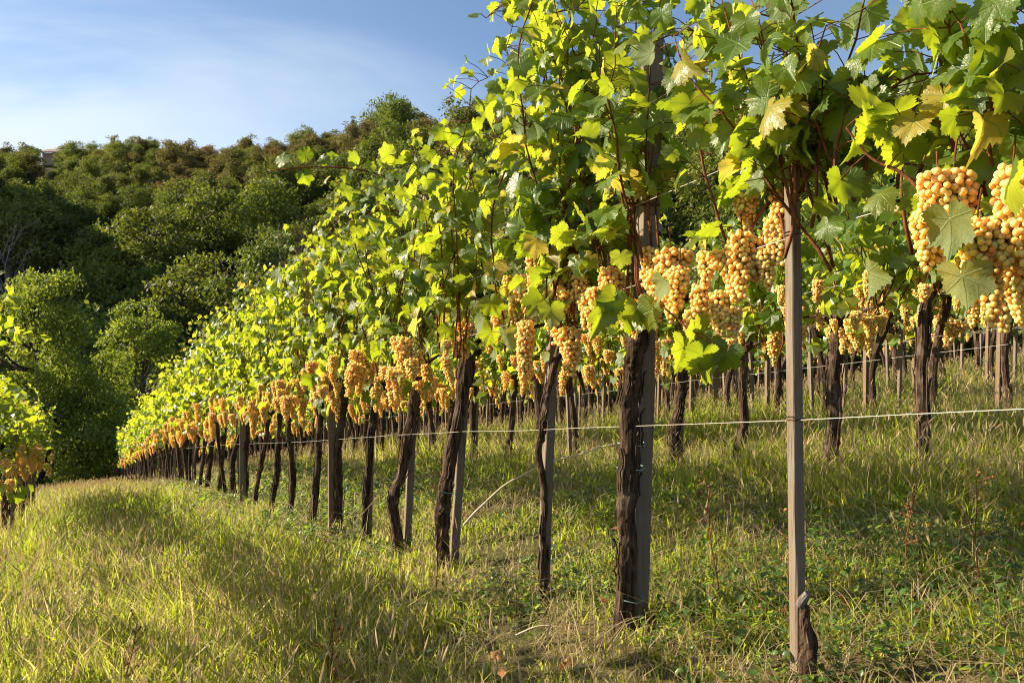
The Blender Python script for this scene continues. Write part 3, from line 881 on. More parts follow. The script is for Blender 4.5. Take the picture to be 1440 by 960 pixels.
# iron bracket on the tall post
p = row_pos(A1, 2.499); b = Buf()
c = pix(905, 287, 2.47)
v, t = tube(np.array([c + [-.075, 0, .002], c + [-.02, -.002, 0], c + [.05, .004, -.002]]), .005, 8); b.add(v, t)
v, t = tube(np.array([c + [-.075, 0, .002] + np.array([math.cos(q) * .012, 0, math.sin(q) * .012]) for q in np.linspace(0, 6.28, 14)]), .0028, 6); b.add(v, t)
br = b.mesh('bracket', M_RUST, True)
o = mobj('bracket', br, sp); o.matrix_parent_inverse = (__import__('mathutils').Matrix.Translation(sp.location) @ sp.rotation_euler.to_matrix().to_4x4()).inverted()
for z in (.625, 1.065):   # wire twisted round the nearest stake
    th = np.linspace(0, 2 * math.pi * 1.6, 34)
    zl = z / 1.235
    ring = np.stack([-.018 * zl + np.clip(np.cos(th) * 1.35, -1, 1) * .0165, np.clip(np.sin(th) * 1.35, -1, 1) * .0165, z + th * .0012], 1)
    v, t = tube(ring, .0014, 5); b = Buf(); b.add(v, t); mobj('wire_loop', b.mesh('wire_loop', M_RUST, True), s1)

# ------------------------------------------------------------------ repeats
STK = []
for k, (h, wd) in enumerate(((1.0, .030), (1.12, .034), (.95, .028), (1.25, .036), (1.9, .058))):
    b = Buf(); v, t = box(wd, wd, -.10, h, .002, 900 + k, .0012, 6, (random.gauss(0, .03), 0), .003); b.add(v, t); STK.append(b.mesh('wooden_stake' if k < 4 else 'trellis_post', M_WOOD if k % 2 == 0 else M_WOODD))

def far_vine(a, Y, r, fset, n_b, label, group, meshes=BF, trunk=None):
    low = 1.0 if abs(a - A1) < .1 else .85 if (a < 0 and Y < 5.5) else (.83 if a > 0 else .72)
    p = row_pos(a, Y) + np.array([r.normal(0, .02), r.normal(0, .03), 0])
    root = thing('grape_vine', label, 'grape vine', tuple(p), group, rz=0.0)
    o = mobj('trunk', trunk or FAR_TRUNK[r.integers(0, len(FAR_TRUNK))], root)
    if trunk is None: o.rotation_euler = (0, 0, r.choice([0, math.pi])); o.scale = (r.uniform(.8, 1.1),) * 2 + (r.uniform(.9, 1.06),)
    fo, ca = fset[r.integers(0, len(fset))]
    flip = r.choice([0, math.pi]); zs = r.uniform(.94, 1.07) * low
    o = mobj('foliage', fo, root); o.rotation_euler = (0, 0, flip); o.scale = (1, 1, zs)
    if fset is not FARF or Y < 14:
        o = mobj('canes', ca, root); o.rotation_euler = (0, 0, flip); o.scale = (1, 1, zs)
    add_bunches(root, r, n_b, meshes, (.86, 1.27) if a == A1 else ((.80, 1.12) if a > 0 else (.66, .98)), ym=.08 if a > 0 else -.08)
    return root
ORD = ['first', 'second', 'third', 'fourth', 'fifth', 'sixth', 'seventh', 'eighth', 'ninth', 'tenth', 'eleventh', 'twelfth']
STEP = .571
r = np.random.default_rng(99)
# main row beyond the twelfth trunk
Ys = [8.90, 9.47, 10.05, 10.8, 11.5, 12.2] + list(12.8 + STEP * np.arange(0, 68))
for k, Y in enumerate(Ys):
    if k < 6: lab, g = f'{["slim", "dark", "knotty", "narrow", "upright", "slightly leaning"][k]} vine of the main row, {["thirteenth", "fourteenth", "fifteenth", "sixteenth", "seventeenth", "eighteenth"][k]} trunk from the camera', G_MAIN
    elif k < 26: lab, g = 'vine in the close-packed dark line of trunks halfway down the main row', 'vines halfway down the main row'
    else: lab, g = 'small distant vine at the far end of the main row, before the trees', 'vines at the far end of the main row'
    far_vine(A1, Y, r, MIDF if Y < 14 else FARF, 9 if Y < 20 else 5, lab, g)
    if r.random() < .6:
        if k < 6: stake(Y, A1, .04 * r.choice([-1, 1]), .03, 0, 0, 0, f'thin stake at the {["thirteenth", "fourteenth", "fifteenth", "sixteenth", "seventeenth", "eighteenth"][k]} trunk of the main row', me=STK[k % 4], group=G_STAKE)
        else: stake(Y, A1, .04 * r.choice([-1, 1]), .03, 0, 0, 0, 'stake among the close-packed far trunks of the main row', me=STK[r.integers(0, 4)], group='far stakes of the main row')
# rows up the slope
row2x = {1310: 3.95, 1165: 4.49, 1040: 5.10}
L2 = {0: ('tall slim vine with a knotted side head, nearest full trunk of the second row', 1.25),
      1: ('stout dark vine with a bulky head in the second row, just past the nearest stake', 1.0),
      2: ('vine of the second row with a hooked foot and two pale ties', .9),
      3: ('double-looking thick vine of the second row, just past the thickest foreground trunk', .9)}
def special_trunk(px, Y, rad, seed):
    return trunk_mesh(px_line(Y, A2, px), rad, seed, 14, 34, True, True)
T2 = {0: special_trunk([(1308, 680), (1304, 600), (1300, 500), (1304, 430), (1322, 398), (1340, 400)], 3.95, .030, 61),
      1: special_trunk([(1155, 672), (1167, 600), (1166, 540), (1168, 480), (1170, 455)], 4.49, .042, 62),
      2: special_trunk([(1040, 670), (1037, 630), (1044, 590), (1040, 540), (1041, 495)], 5.10, .031, 63),
      3: special_trunk([(944, 672), (943, 620), (950, 560), (955, 520)], 5.67, .040, 64)}
Y2 = [2.85, 3.40, 3.95, 4.49, 5.10, 5.67, 6.24, 6.78, 7.33, 7.88, 8.45] + list(9.02 + STEP * np.arange(34))
for k, Y in enumerate(Y2):
    j = k - 2
    if 0 <= j < 4: lab, g, tr = L2[j][0], 'vines of the second row', T2[j]
    elif j < 0: lab, g, tr = ['leafy vine of the second row right at the right edge', 'leafy vine of the second row between the right edge and the knotted head'][k], 'vines of the second row', None
    elif j < 9: lab, g, tr = f'vine of the second row, {["", "", "", "", "fifth", "sixth", "seventh", "eighth", "ninth"][j]} trunk from its knotted side head', 'vines of the second row', None
    else: lab, g, tr = 'far vine of the second row glimpsed between the trunks of the main row', 'far vines of the second row', None
    v = far_vine(A2, Y, r, MIDF if Y < 12 else FARF, 14 if Y < 12 else 8, lab, g, BN if Y < 6 else BF, tr)
    if r.random() < .7 and Y > 3:
        lab = f'stake of the second row beside its {["", "", "knotted-head vine", "club-headed vine", "hooked-foot vine", "double-looking vine"][k]}' if 2 <= k < 6 else 'weathered stake standing among the trunks of the second row'
        stake(Y, A2, .05 * r.choice([-1, 1]), .04, 0, 0, 0, lab, me=STK[r.integers(0, 4)], group='stakes of the second row')
ROWN = ['', '', '', 'third', 'fourth', 'fifth', 'sixth', 'seventh', 'eighth']
for ri, (Y0, Y1) in {3: (5.0, 25), 4: (7.0, 23), 5: (9.2, 24), 6: (11.5, 24), 7: (13.8, 25), 8: (16, 26)}.items():
    a = A2 + 2.5 * (ri - 2)
    ys = np.arange(Y0 + r.uniform(0, .4), Y1, STEP * (.86 if ri < 6 else 1.15))
    for k, Y in enumerate(ys):
        far_vine(a, Y, r, FARF, 9 if ri < 6 else 6, f'vine in the {ROWN[ri]} row up the slope, seen under the nearer leaves', f'vines of the {ROWN[ri]} row')
        if r.random() < .85:
            for sx_ in ((-.06, .22) if ri in (3, 4) else (.05,)): stake(Y, a, sx_, .04, 0, 0, 0, f'thin pale stake in the {ROWN[ri]} row up the slope', me=STK[r.integers(0, 5 if k % 6 == 0 else 4)], group=f'stakes of the {ROWN[ri]} row')
# the row on the left of the aisle
for k, Y in enumerate(np.arange(.6, 11.8, STEP)):
    edge = Y > 7
    far_vine(-.8, Y, r, MIDF if edge else OPENF, 8 if edge else 2, 'vine at the end of the row beyond the grassy aisle, cut by the left edge' if edge else 'vine of the aisle-side row standing beyond the left edge',
             'vines of the row left of the aisle' if edge else 'near vines of the left row', BF)
    if edge and k % 2: stake(Y, -.8, .05, .03, 0, 0, 0, 'stake at the end of the row beyond the grassy aisle, near the left edge', me=STK[k % 4], group='stakes of the row left of the aisle')

# ------------------------------------------------------------------ wires
def wire(a, h, Y0, Y1, rad, label, seed, group):
    r = np.random.default_rng(seed)
    ys = np.concatenate([np.arange(Y0, min(Y1, 12), .28), np.arange(12, Y1, 1.2)]) if Y1 > 12 else np.arange(Y0, Y1, .28)
    g = CAM_Z - .1375 * ys + np.interp(a, GA, GG) - drop(ys)
    P = np.stack([a - KS * ys + r.normal(0, .003, len(ys)), ys, g + h + np.cumsum(r.normal(0, .0025, len(ys)))], 1)
    v, t = tube(P, rad, 5); b = Buf(); b.add(v, t)
    o = mobj('trellis_wire', b.mesh('trellis_wire', M_RUST if h > 1.5 else M_WIRE, True)); tag(o, label, 'wire', group)
hs = [(.635, .0011, 'lowest'), (1.07, .0013, 'second'), (1.31, .0012, 'third'), (1.60, .0014, 'top')]
names = {0: (-.8, 'row left of the aisle', .5, 15.2), 1: (A1, 'main row', .5, 48), 2: (A2, 'second row', 2.4, 27), 3: (6.7, 'third row', 4.6, 25), 4: (9.2, 'fourth row', 6.8, 23), 5: (11.7, 'fifth row', 9, 24)}
for k, (a, nm, y0, y1) in names.items():
    for j, (h, rad, hn) in enumerate(hs):
        if k > 1 and j > 1: continue
        wire(a, h, y0, y1, rad * (1 if k < 2 else .8), f'{hn} wire stretched along the {nm}', 40 + k * 7 + j, 'trellis wires')
wire(A1, 1.515, .5, 9, .0012, 'thin wire tangled with dry tendrils just under the top wire of the main row', 91, 'trellis wires')

# dried tendrils curled on the upper wires near the tall post
for k, (x, y, Y) in enumerate(((990, 68, 2.16), (1120, 190, 1.90), (880, 125, 2.45))):
    r_ = np.random.default_rng(70 + k); c = pix(x, y, Y)
    th = np.linspace(0, 22, 70)
    P = np.stack([c[0] + np.sin(th) * .012 * np.cos(th * .3) + np.linspace(-.03, .03, 70), c[1] + np.cos(th * .9) * .012, c[2] + np.cos(th) * .011 + np.sin(th * .37) * .008], 1)
    v, t = tube(P, .0012, 4); b = Buf(); b.add(v, t)
    tag(mobj('dried_tendril', b.mesh('dried_tendril', M_RUST)), ['dried tendril curled on the top wire against open sky', 'dried tendril coiled above the nearest bare stake', 'dried tendril wound beside the head of the tall post'][k], 'tendril', 'dried tendrils')

# the pale dry cane propped by the thick leaning vine
P = spline([pix(652, 738, 3.55), pix(700, 690, 3.62), pix(760, 655, 3.7), pix(838, 632, 3.78), pix(915, 610, 3.86)], 30)
P[:, 2] += .003 * np.sin(np.arange(30) * .9); v, t = tube(P, np.linspace(.006, .003, 30), 6, .05); b = Buf(); b.add(v, t)
tag(mobj('dry_cane', b.mesh('dry_cane', M_DRYCANE, True)), 'long pale dry cane slanting between the trunks at knee height', 'dry cane')
for k, (x0, y0, x1, y1, Y) in enumerate(((725, 868, 790, 858, 2.55), (485, 755, 530, 700, 4.6), (540, 860, 600, 820, 3.1), (1350, 775, 1400, 745, 2.9))):
    q0, q1 = pix(x0, y0, Y), pix(x1, y1, Y)
    if k != 1:
        for q in (q0, q1): q[2] = gz(q[0], q[1]) + .03
    v, t = tube(spline([q0, (q0 + q1) / 2 + [0, .01, .012], q1], 10), [.0042, .004, .004, .0036, .0036, .003, .003, .0026, .002, .0015], 5, .1); b = Buf(); b.add(v, t)
    tag(mobj('pruned_twig', b.mesh('pruned_twig', M_DRYCANE)), ['pale pruned twig lying in the grass before the slim young vine', 'thin twig leaning on the slender reddish-brown vine', 'pruned twig lying in shaded grass by the aisle', 'pale twig in the grass under the second row'][k], 'twig', 'pruned twigs')

# ------------------------------------------------------------------ grass and weeds
def scatter(r, Y0, Y1, dens, margin=160, amin=-1.6, amax=26):
    wmax = (720 + margin) / F * Y1
    n = int(dens * (Y1 - Y0) * 2 * wmax)
    X = r.uniform(-wmax, wmax, n); Y = r.uniform(Y0, Y1, n)
    a = X + KS * Y
    keep = (np.abs(X) < (720 + margin) / F * Y) & (a > amin) & (a < amax)
    return X[keep], Y[keep]
def blades(X, Y, h, wd, r, rnd, lean=.35, bend=.5, z=None):
    N = len(X); az = r.uniform(0, 6.283, N); ld = r.uniform(0, 6.283, N)
    w_ = np.stack([np.cos(az), np.sin(az), np.zeros(N)], 1) * (wd / 2)[:, None]
    L = np.stack([np.cos(ld), np.sin(ld), np.zeros(N)], 1)
    l1 = np.abs(r.normal(0, lean, N)); l2 = l1 + np.abs(r.normal(0, bend, N))
    B = np.stack([X, Y, (ground(X, Y) if z is None else z) - .01], 1)
    up = np.array([0, 0, 1.0])
    Mi = B + (L * (l1 * .55)[:, None] + up * .55) * h[:, None]
    Tp = Mi + unit(L * l2[:, None] * 1.1 + up * .55) * (h * .52)[:, None]
    V = np.stack([B - w_, B + w_, Mi - w_ * .85, Mi + w_ * .85, Tp], 1).reshape(-1, 3)
    t = np.array([(0, 1, 3), (0, 3, 2), (2, 3, 4)])
    T = (t[None] + (np.arange(N) * 5)[:, None, None]).reshape(-1, 3)
    return V, T, np.repeat(rnd, 5, 0), Tp
def turf(name, label, zones, seed, mat):
    r = np.random.default_rng(seed); b = Buf()
    for (Y0, Y1, dens, hs_, wd) in zones:
        X, Y = scatter(r, Y0, Y1, dens)
        a = X + KS * Y
        cl = fnoise(X * 1.7, Y * 1.7); cl2 = fnoise(X * .45 + 20, Y * .45)
        aisle = smooth01((1.5 - a) / .5)
        under = smooth01((a - 3.2) / .8)                  # long grass on the bank under the second row and beyond
        mid = 1 - np.maximum(aisle, under)
        thin = .62 + .38 * np.maximum(aisle, under)
        keep = r.random(len(X)) < thin * np.clip(cl * 2.6 - .75 + .55 * (fnoise(X * 7 + 3, Y * 7) - .35), np.where((a > .9) & (Y < 4.5), .30, .05), 1)
        X, Y, cl, cl2, aisle, under, mid = [q[keep] for q in (X, Y, cl, cl2, aisle, under, mid)]
        N = len(X); a = X + KS * Y
        h = hs_ * (.20 + 1.25 * cl + .5 * np.clip(fnoise(X * 4 + 11, Y * 4) - .5, 0, 1)) * r.choice([1, 1, 1, 1.35], N) * (aisle * 1.0 + under * 1.05 + mid * .62) * np.where((a > 1.15) & (a < 3.3), .68, 1.0) * np.where((a > 1.2) & (a < 2.4) & (Y < 6), .85, 1.0) * r.uniform(.5, 1.25, N)
        rnd = r.random((N, 3)); rnd[:, 0] = np.clip(rnd[:, 0] * .6 + .45 * cl2, 0, 1)
        a = X + KS * Y; rowd = np.abs(((a - 1.7) / 2.5 + .5) % 1 - .5) * 2.5
        dry = .16 * np.clip(1 - rowd / .4, 0, 1) * (a > 1.5) + .20 * aisle + .30 * under + .04 + .7 * (cl2 - .45)
        rnd[:, 1] = np.where(r.random(N) < np.clip(dry, .03, .8), r.uniform(.75, 1, N), r.uniform(0, .5, N))
        v, t, rn, _ = blades(X, Y, h, wd * r.uniform(.6, 1.4, N), r, rnd)
        b.add(v, t, 0, rnd=rn)
    o = mobj(name, b.mesh(name, mat)); tag(o, label, 'grass', kind='stuff'); return o
turf('grass', 'long green and straw-yellow grass between and under the vine rows',
     [(1.1, 3.2, 6500, .19, .0056), (3.2, 6.5, 3300, .20, .0072), (6.5, 13, 1200, .22, .011), (13, 28, 330, .21, .020), (28, 62, 60, .26, .045)], 11, M_GRASS)

# foxtail stems with their fuzzy heads, mostly in the aisle and on the bank
def foxtails():
    r = np.random.default_rng(12); b = Buf(); Xs = []; Ys_ = []
    for (Y0, Y1, d) in ((1.5, 4, 300), (4, 9, 260), (9, 20, 150), (20, 40, 30)):
        X, Y = scatter(r, Y0, Y1, d, 140)
        a = X + KS * Y; cl = fnoise(X * .8 + 40, Y * .8)
        pr = np.where(a < 1.0, 1.0, np.where(a > 3.3, .8, .03)) * np.clip(cl * 2.4 - .5, .05, 1)
        k = r.random(len(X)) < pr; Xs.append(X[k]); Ys_.append(Y[k])
    X = np.concatenate(Xs); Y = np.concatenate(Ys_); N = len(X)
    far = np.clip(Y / 9, 1, 4)
    h = r.uniform(.16, .36, N)
    v, t, rn, Tp = blades(X, Y, h, .0022 * far, r, r.random((N, 3)), .22, .35)
    b.add(v, t, 0, rnd=rn)
    # spindle: 4 rings of 5
    L = r.uniform(.03, .065, N) * np.sqrt(far); W = r.uniform(.0015, .0026, N) * far ** .8
    d = unit(np.stack([r.normal(0, .45, N), r.normal(0, .45, N), np.ones(N)], 1))
    X1 = unit(np.cross(d, np.array([.3, 1, .1]))); Y1 = np.cross(d, X1)
    th = np.arange(5) / 5 * 6.283; prof = [(0, .3), (.25, 1.0), (.65, .85), (1.0, .1)]
    rings = []
    for z, q in prof:
        jit = r.uniform(.6, 1.4, (N, 5))
        rings.append(Tp[:, None] + d[:, None] * (L * z)[:, None, None] + (jit * (W * q)[:, None])[..., None] * (np.cos(th)[None, :, None] * X1[:, None] + np.sin(th)[None, :, None] * Y1[:, None]))
    V = np.concatenate(rings, 1).reshape(-1, 3)
    tt = []
    for i in range(3):
        for j in range(5):
            p, q = i * 5 + j, i * 5 + (j + 1) % 5; tt += [(p, q, q + 5), (p, q + 5, p + 5)]
    T = (np.array(tt)[None] + (np.arange(N) * 20)[:, None, None]).reshape(-1, 3)
    b.add(V, T, 1, rnd=np.repeat(r.random((N, 3)), 20, 0))
    o = mobj('foxtail_grass', b.mesh('foxtail_grass', [M_DRY, M_HEAD])); tag(o, 'foxtail stems with fuzzy straw-coloured seed heads above the grass', 'seed grass', kind='stuff')
foxtails()

def straw():
    r = np.random.default_rng(15); b = Buf()
    for (Y0, Y1, d, ln, wd) in ((1.2, 4, 900, .16, .0026), (4, 9, 380, .2, .0045), (9, 22, 80, .26, .010)):
        X, Y = scatter(r, Y0, Y1, d)
        N = len(X)
        v, t, rn, _ = blades(X, Y, ln * r.uniform(.4, 1.3, N), wd * r.uniform(.6, 1.3, N), r, r.random((N, 3)), 1.6, 1.2)
        b.add(v, t, 0, rnd=rn)
    o = mobj('dead_straw', b.mesh('dead_straw', M_DRY)); tag(o, 'bent dead straw lying through the turf', 'straw', kind='stuff')
straw()

def weeds():
    r = np.random.default_rng(13); b = Buf()
    tpl = np.array([(0, 0), (-.32, .25), (.32, .25), (-.36, .62), (.36, .62), (0, 1.0), (0, .5)]); tri = np.array([(0, 2, 6), (0, 6, 1), (1, 6, 3), (2, 4, 6), (3, 6, 5), (6, 4, 5)])
    for (Y0, Y1, dens, s0) in ((1.3, 3.4, 430, .024), (3.4, 6.5, 380, .032), (6.5, 12, 150, .055), (12, 24, 24, .1)):
        X, Y = scatter(r, Y0, Y1, dens); a = X + KS * Y
        cl = fnoise(X * 1.3 + 60, Y * 1.3 + 12)
        pr = np.where((a > 1.4) & (a < 4.0), 1.0, .25) * np.clip(cl * 3 - .95, 0, 1)
        k = r.random(len(X)) < pr; X, Y = X[k], Y[k]
        m = 6; n = len(X)
        X = np.repeat(X, m) + r.normal(0, .012, n * m); Y = np.repeat(Y, m) + r.normal(0, .012, n * m); N = n * m
        az = r.uniform(0, 6.283, N); el = r.uniform(.1, 1.1, N); s = s0 * r.uniform(.4, 1.25, N)
        tip = np.stack([np.cos(az) * np.cos(el), np.sin(az) * np.cos(el), np.sin(el)], 1)
        Zv = unit(np.array([0, 0, 1.0]) - tip * tip[:, 2:3]); Xv = np.cross(tip, Zv)
        B = np.stack([X, Y, ground(X, Y) + r.uniform(0, .07, N)], 1) + tip * .01
        x = tpl[:, 0][None]; y = tpl[:, 1][None]; z = .5 * np.abs(x) - .35 * y ** 2 * r.uniform(.3, 1.2, (N, 1)) + r.normal(0, .03, (N, 7))
        wdt = r.uniform(.5, 1.2, (N, 1))
        V = B[:, None] + (s[:, None] * x * wdt)[..., None] * Xv[:, None] + (s[:, None] * y)[..., None] * tip[:, None] + (s[:, None] * z)[..., None] * Zv[:, None]
        T = (tri[None] + (np.arange(N) * 7)[:, None, None]).reshape(-1, 3)
        b.add(V.reshape(-1, 3), T, 0, rnd=np.repeat(r.random((N, 3)), 7, 0))
    o = mobj('broadleaf_weeds', b.mesh('broadleaf_weeds', M_WEED, True)); tag(o, 'low broad-leaved weeds and plantain rosettes between the rows', 'weeds', kind='stuff')
weeds()

def fallen():
    r = np.random.default_rng(14); X, Y = scatter(r, 1.8, 9, 10, 60, .2, 7); N = len(X)
    tip = r.normal(0, 1, (N, 3)); tip[:, 2] *= .2
    P = np.stack([X, Y, ground(X, Y) + r.uniform(.02, .09, N)], 1)
    v, t, rn, luv = leaves(P, tip, np.array([0, 0, 1.0]) + r.normal(0, .35, (N, 3)), r.uniform(.012, .030, N), 1, r, 1.8)
    b = Buf(); b.add(v, t, 0, rnd=rn, luv=luv); o = mobj('fallen_leaves', b.mesh('fallen_leaves', M_FALLEN, True)); tag(o, 'curled rust-coloured fallen vine leaves scattered in the grass', 'fallen leaves', kind='stuff')
fallen()

# tall brown weed stalks
for k, (x, Y, h) in enumerate(((1012, 2.55, .42), (1100, 2.3, .36), (612, 3.35, .62), (1375, 2.25, .34), (455, 2.35, .30), (165, 2.3, .34), (470, 2.2, .26), (1270, 2.5, .28))):
    r_ = np.random.default_rng(160 + k); X = (x - 720) / F * Y; b = Buf()
    root = np.array([X, Y, gz(X, Y) - .02]); lean = np.array([r_.normal(0, .08), r_.normal(0, .05), 0])
    P = np.array([root + lean * t * h + UP * h * t + np.array([.004 * math.sin(t * 9), 0, 0]) for t in np.linspace(0, 1, 12)])
    v, t = tube(P, np.linspace(.0028, .0012, 12), 5); b.add(v, t, 0, rnd=np.zeros((len(v), 3)))
    for q in range(16):
        c = P[r_.integers(3, 12)]; d = unit(np.array([r_.normal(0, 1), r_.normal(0, 1), 1.1])); e = c + d * r_.uniform(.02, .06)
        v, t = tube(np.array([c, e]), .0009, 3, cap=False); b.add(v, t, 0, rnd=np.zeros((len(v), 3)))
        for z in range(3):
            f = c + (e - c) * (.5 + z * .25); v, t = tube(np.array([f - UP * .004, f, f + UP * .004]), [.001, .0036, .001], 5); b.add(v, t, 1, rnd=np.full((len(v), 3), r_.random()))
    o = mobj('weed_stalk', b.mesh('weed_stalk', [M_CANE, M_FALLEN]), None)
    tag(o, ['brown seeding dock stalk just short of the nearest stake', 'brittle brown stalk right beside the foot of the nearest stake', 'tall brown stalk growing at the foot of the vine with the propped cane', 'reddish seed stalk in the near corner under the second row',
            'pale seeded stalk in the shaded grass at the bottom, left of two', 'thin dark stalk standing in the sunny aisle grass', 'pale seeded stalk in the shaded grass at the bottom, right of two', 'short brown stalk between the nearest stake and the near corner'][k], 'weed', 'dry weed stalks')

# ------------------------------------------------------------------ trees
def crown_geo(r, H, Rr, n_spray, per, leaf, base=.25, lobes=14, flat=.45, spray_r=.55, shape='round', lr=(.22, .50), lq=(.35, .8)):
    c = []; rad = []
    for k in range(lobes):
        t = (k + .5) / lobes
        z = H * (base + (1 - base) * t * .93)
        env = Rr * (np.interp(t, [0, .25, .6, .85, 1], [.55, 1, .92, .62, .25]) if shape == 'round' else np.interp(t, [0, .1, 1], [1, .95, .05]))
        a = r.uniform(0, 6.283); q = env * r.uniform(*lq)
        c.append((math.cos(a) * q, math.sin(a) * q, z - .1 * H * r.random())); rad.append(max(.12 * Rr, env * r.uniform(*lr)))
    c = np.array(c); rad = np.array(rad)
    w_ = rad ** 2; idx = r.choice(lobes, n_spray, p=w_ / w_.sum())
    d = unit(r.normal(0, 1, (n_spray, 3)) + [0, 0, .25]); q = r.uniform(.25, 1, n_spray) ** .22
    S = c[idx] + d * (rad[idx] * q)[:, None] * [1, 1, .85]
    # leaves of each spray in a drooping fan
    N = n_spray * per
    Sx = np.repeat(S, per, 0); dd = np.repeat(d, per, 0)
    off = r.normal(0, 1, (N, 3)) * [1, 1, flat] * spray_r
    P = Sx + off - np.array([0, 0, 1.0]) * (np.linalg.norm(off[:, :2], axis=1) * .35)[:, None]
    tip = unit(dd * .4 + r.normal(0, .8, (N, 3)) + [0, 0, -.2]); nm = unit(dd * 1.2 + r.normal(0, .42, (N, 3)) + [0, 0, .3])
    Zv = unit(nm - (nm * tip).sum(-1, keepdims=True) * tip); Xv = np.cross(tip, Zv)
    s = leaf * r.uniform(.6, 1.3, N)
    V = np.stack([P, P + (Xv * .30 + tip * .45 + Zv * .05) * s[:, None], P + tip * s[:, None], P + (-Xv * .30 + tip * .45 + Zv * .05) * s[:, None]], 1).reshape(-1, 3)
    T = (np.array([(0, 1, 2), (0, 2, 3)])[None] + (np.arange(N) * 4)[:, None, None]).reshape(-1, 3)
    sr = np.repeat(r.random((n_spray, 3)), per, 0) * .5 + r.random((N, 3)) * .5
    return V, T, np.repeat(sr, 4, 0), c, rad
def tree_meshes(seed, H, Rr, n_spray, per, leaf, mat, bark_m=None, **kw):
    r = np.random.default_rng(seed); b = Buf()
    V, T, rn, c, rad = crown_geo(r, H, Rr, n_spray, per, leaf, **kw); b.add(V, T, 0, rnd=rn)
    crown = b.mesh('crown', mat)
    tb = Buf(); top = np.array([r.normal(0, .03) * H, r.normal(0, .03) * H, H * .72])
    tr = H * .016 + .03
    tp = spline([(0, 0, -.5), (r.normal(0, .02) * H, 0, H * .25), (top[0] * .6, top[1] * .6, H * .5), tuple(top)], 10)
    v, t = tube(tp, np.linspace(tr * 1.25, tr * .3, 10), 8, .06, 1, seed); tb.add(v, t)
    for k in range(len(c)):
        i = min(8, max(2, int((c[k][2] / H - .12) / .72 * 9))); s = tp[i]
        v, t = tube(spline([s, (s + c[k]) / 2 + [0, 0, -.04 * H], c[k]], 6), np.linspace(tr * .45, tr * .08, 6), 5, .04, 1, seed + k); tb.add(v, t)
    return crown, tb.mesh('tree_trunk', bark_m or M_TBARK, True)
def place_tree(meshes, X, Y, s, rz, label, cat, group=None, name='tree', sz=1.0, sink=0.0):
    root = thing(name, label, cat, (X, Y, gz(X, Y) - sink), group, rz)
    for nm, me in (('crown', meshes[0]), ('trunk', meshes[1])):
        o = mobj(nm, me, root); o.scale = (s, s, s * sz)
    return root
# two acacias behind the ends of the rows
tA = tree_meshes(901, 10.6, 4.1, 3000, 18, .15, M_ACACIA, base=.06, lobes=46, spray_r=.22, lr=(.15, .34), lq=(.2, .95))
tB = tree_meshes(902, 12.4, 4.2, 1500, 18, .21, M_ACACIA, base=.12, lobes=30, spray_r=.26, lr=(.15, .36), lq=(.2, .95))
tC = tree_meshes(903, 7.0, 3.4, 1300, 16, .16, M_ACACIA, base=.02, lobes=14, spray_r=.34)
place_tree(tA, -22.2, 37.5, 1.0, .4, 'bright green feathery acacia closest behind the end of the left row', 'tree', name='acacia_tree', sz=1.13)
place_tree(tB, -24.6, 53, 1.0, 1.2, 'looser feathery acacia rising behind the far end of the main row', 'tree', name='acacia_tree', sz=1.06)
place_tree(tC, -19.9, 36.5, .85, 2.2, 'low dark leafy tree in the gap between the left row and the feathery acacias', 'tree', name='small_tree')

HT = [tree_meshes(910 + k, 8.5, 3.9, 360, 17, .36, M_CROWN, base=.06, lobes=17, spray_r=.46) for k in range(5)]
HO = [tree_meshes(920 + k, 6.0, 2.9, 330, 12, .34, M_OLIVE, base=.05, lobes=12, spray_r=.42) for k in range(3)]
HR = tree_meshes(930, 6.0, 3.4, 420, 12, .34, M_RUSSET, base=.04, lobes=12, spray_r=.45)
HS = tree_meshes(931, 9.0, 1.6, 420, 10, .34, M_CROWN, base=.10, lobes=16, spray_r=.25, shape='cone')
rt = np.random.default_rng(55)
taken = []
def spot_ok(X, Y, d):
    for (x, y, dd) in taken:
        if (X - x) ** 2 + (Y - y) ** 2 < ((d + dd) / 2) ** 2: return False
    return True
cnt = 0
def ht(x, y_top, Y, meshes, s, label, cat, H, sz=1.0, name='tree'):
    X = (x - 720) / F * Y; taken.append((X, Y, 6 * s))
    return place_tree(meshes, X, Y, s, rt.uniform(0, 6.28), label, cat, None, name, sz)
ht(285, 250, 88, HT[0], 1.28, 'yellowish green domed tree in the middle of the dark wood', 'tree', 8.5)
ht(165, 300, 80, HT[1], 1.05, 'pale green tree below the domed one on the wooded slope', 'tree', 8.5)
ht(420, 280, 96, HT[2], 1.05, 'half-bare yellow-green tree just clear of the vine tops', 'tree', 8.5)
ht(556, 145, 146, HT[3], 1.15, 'round dark tree standing highest on the ridge', 'tree', 8.5)
ht(592, 175, 138, HR, 1.05, 'rounded red-brown bush beside the round ridge tree', 'bush', 6, name='bush')
ht(497, 170, 150, HS, .75, 'tiny pointed conifer on the skyline', 'conifer', 9, name='conifer')
ht(668, 150, 150, HT[4], 1.0, 'ridge tree peeping over the highest vine shoots', 'tree', 8.5)
ht(738, 160, 152, HT[0], .8, 'small ridge tree showing in the notch left of the tall vine', 'tree', 8.5)
for (x, Y) in ((28, 92), (28, 86), (30, 80), (428, 84), (276, 72), (276, 68)): taken.append(((x - 720) / F * Y, Y, 7.5))
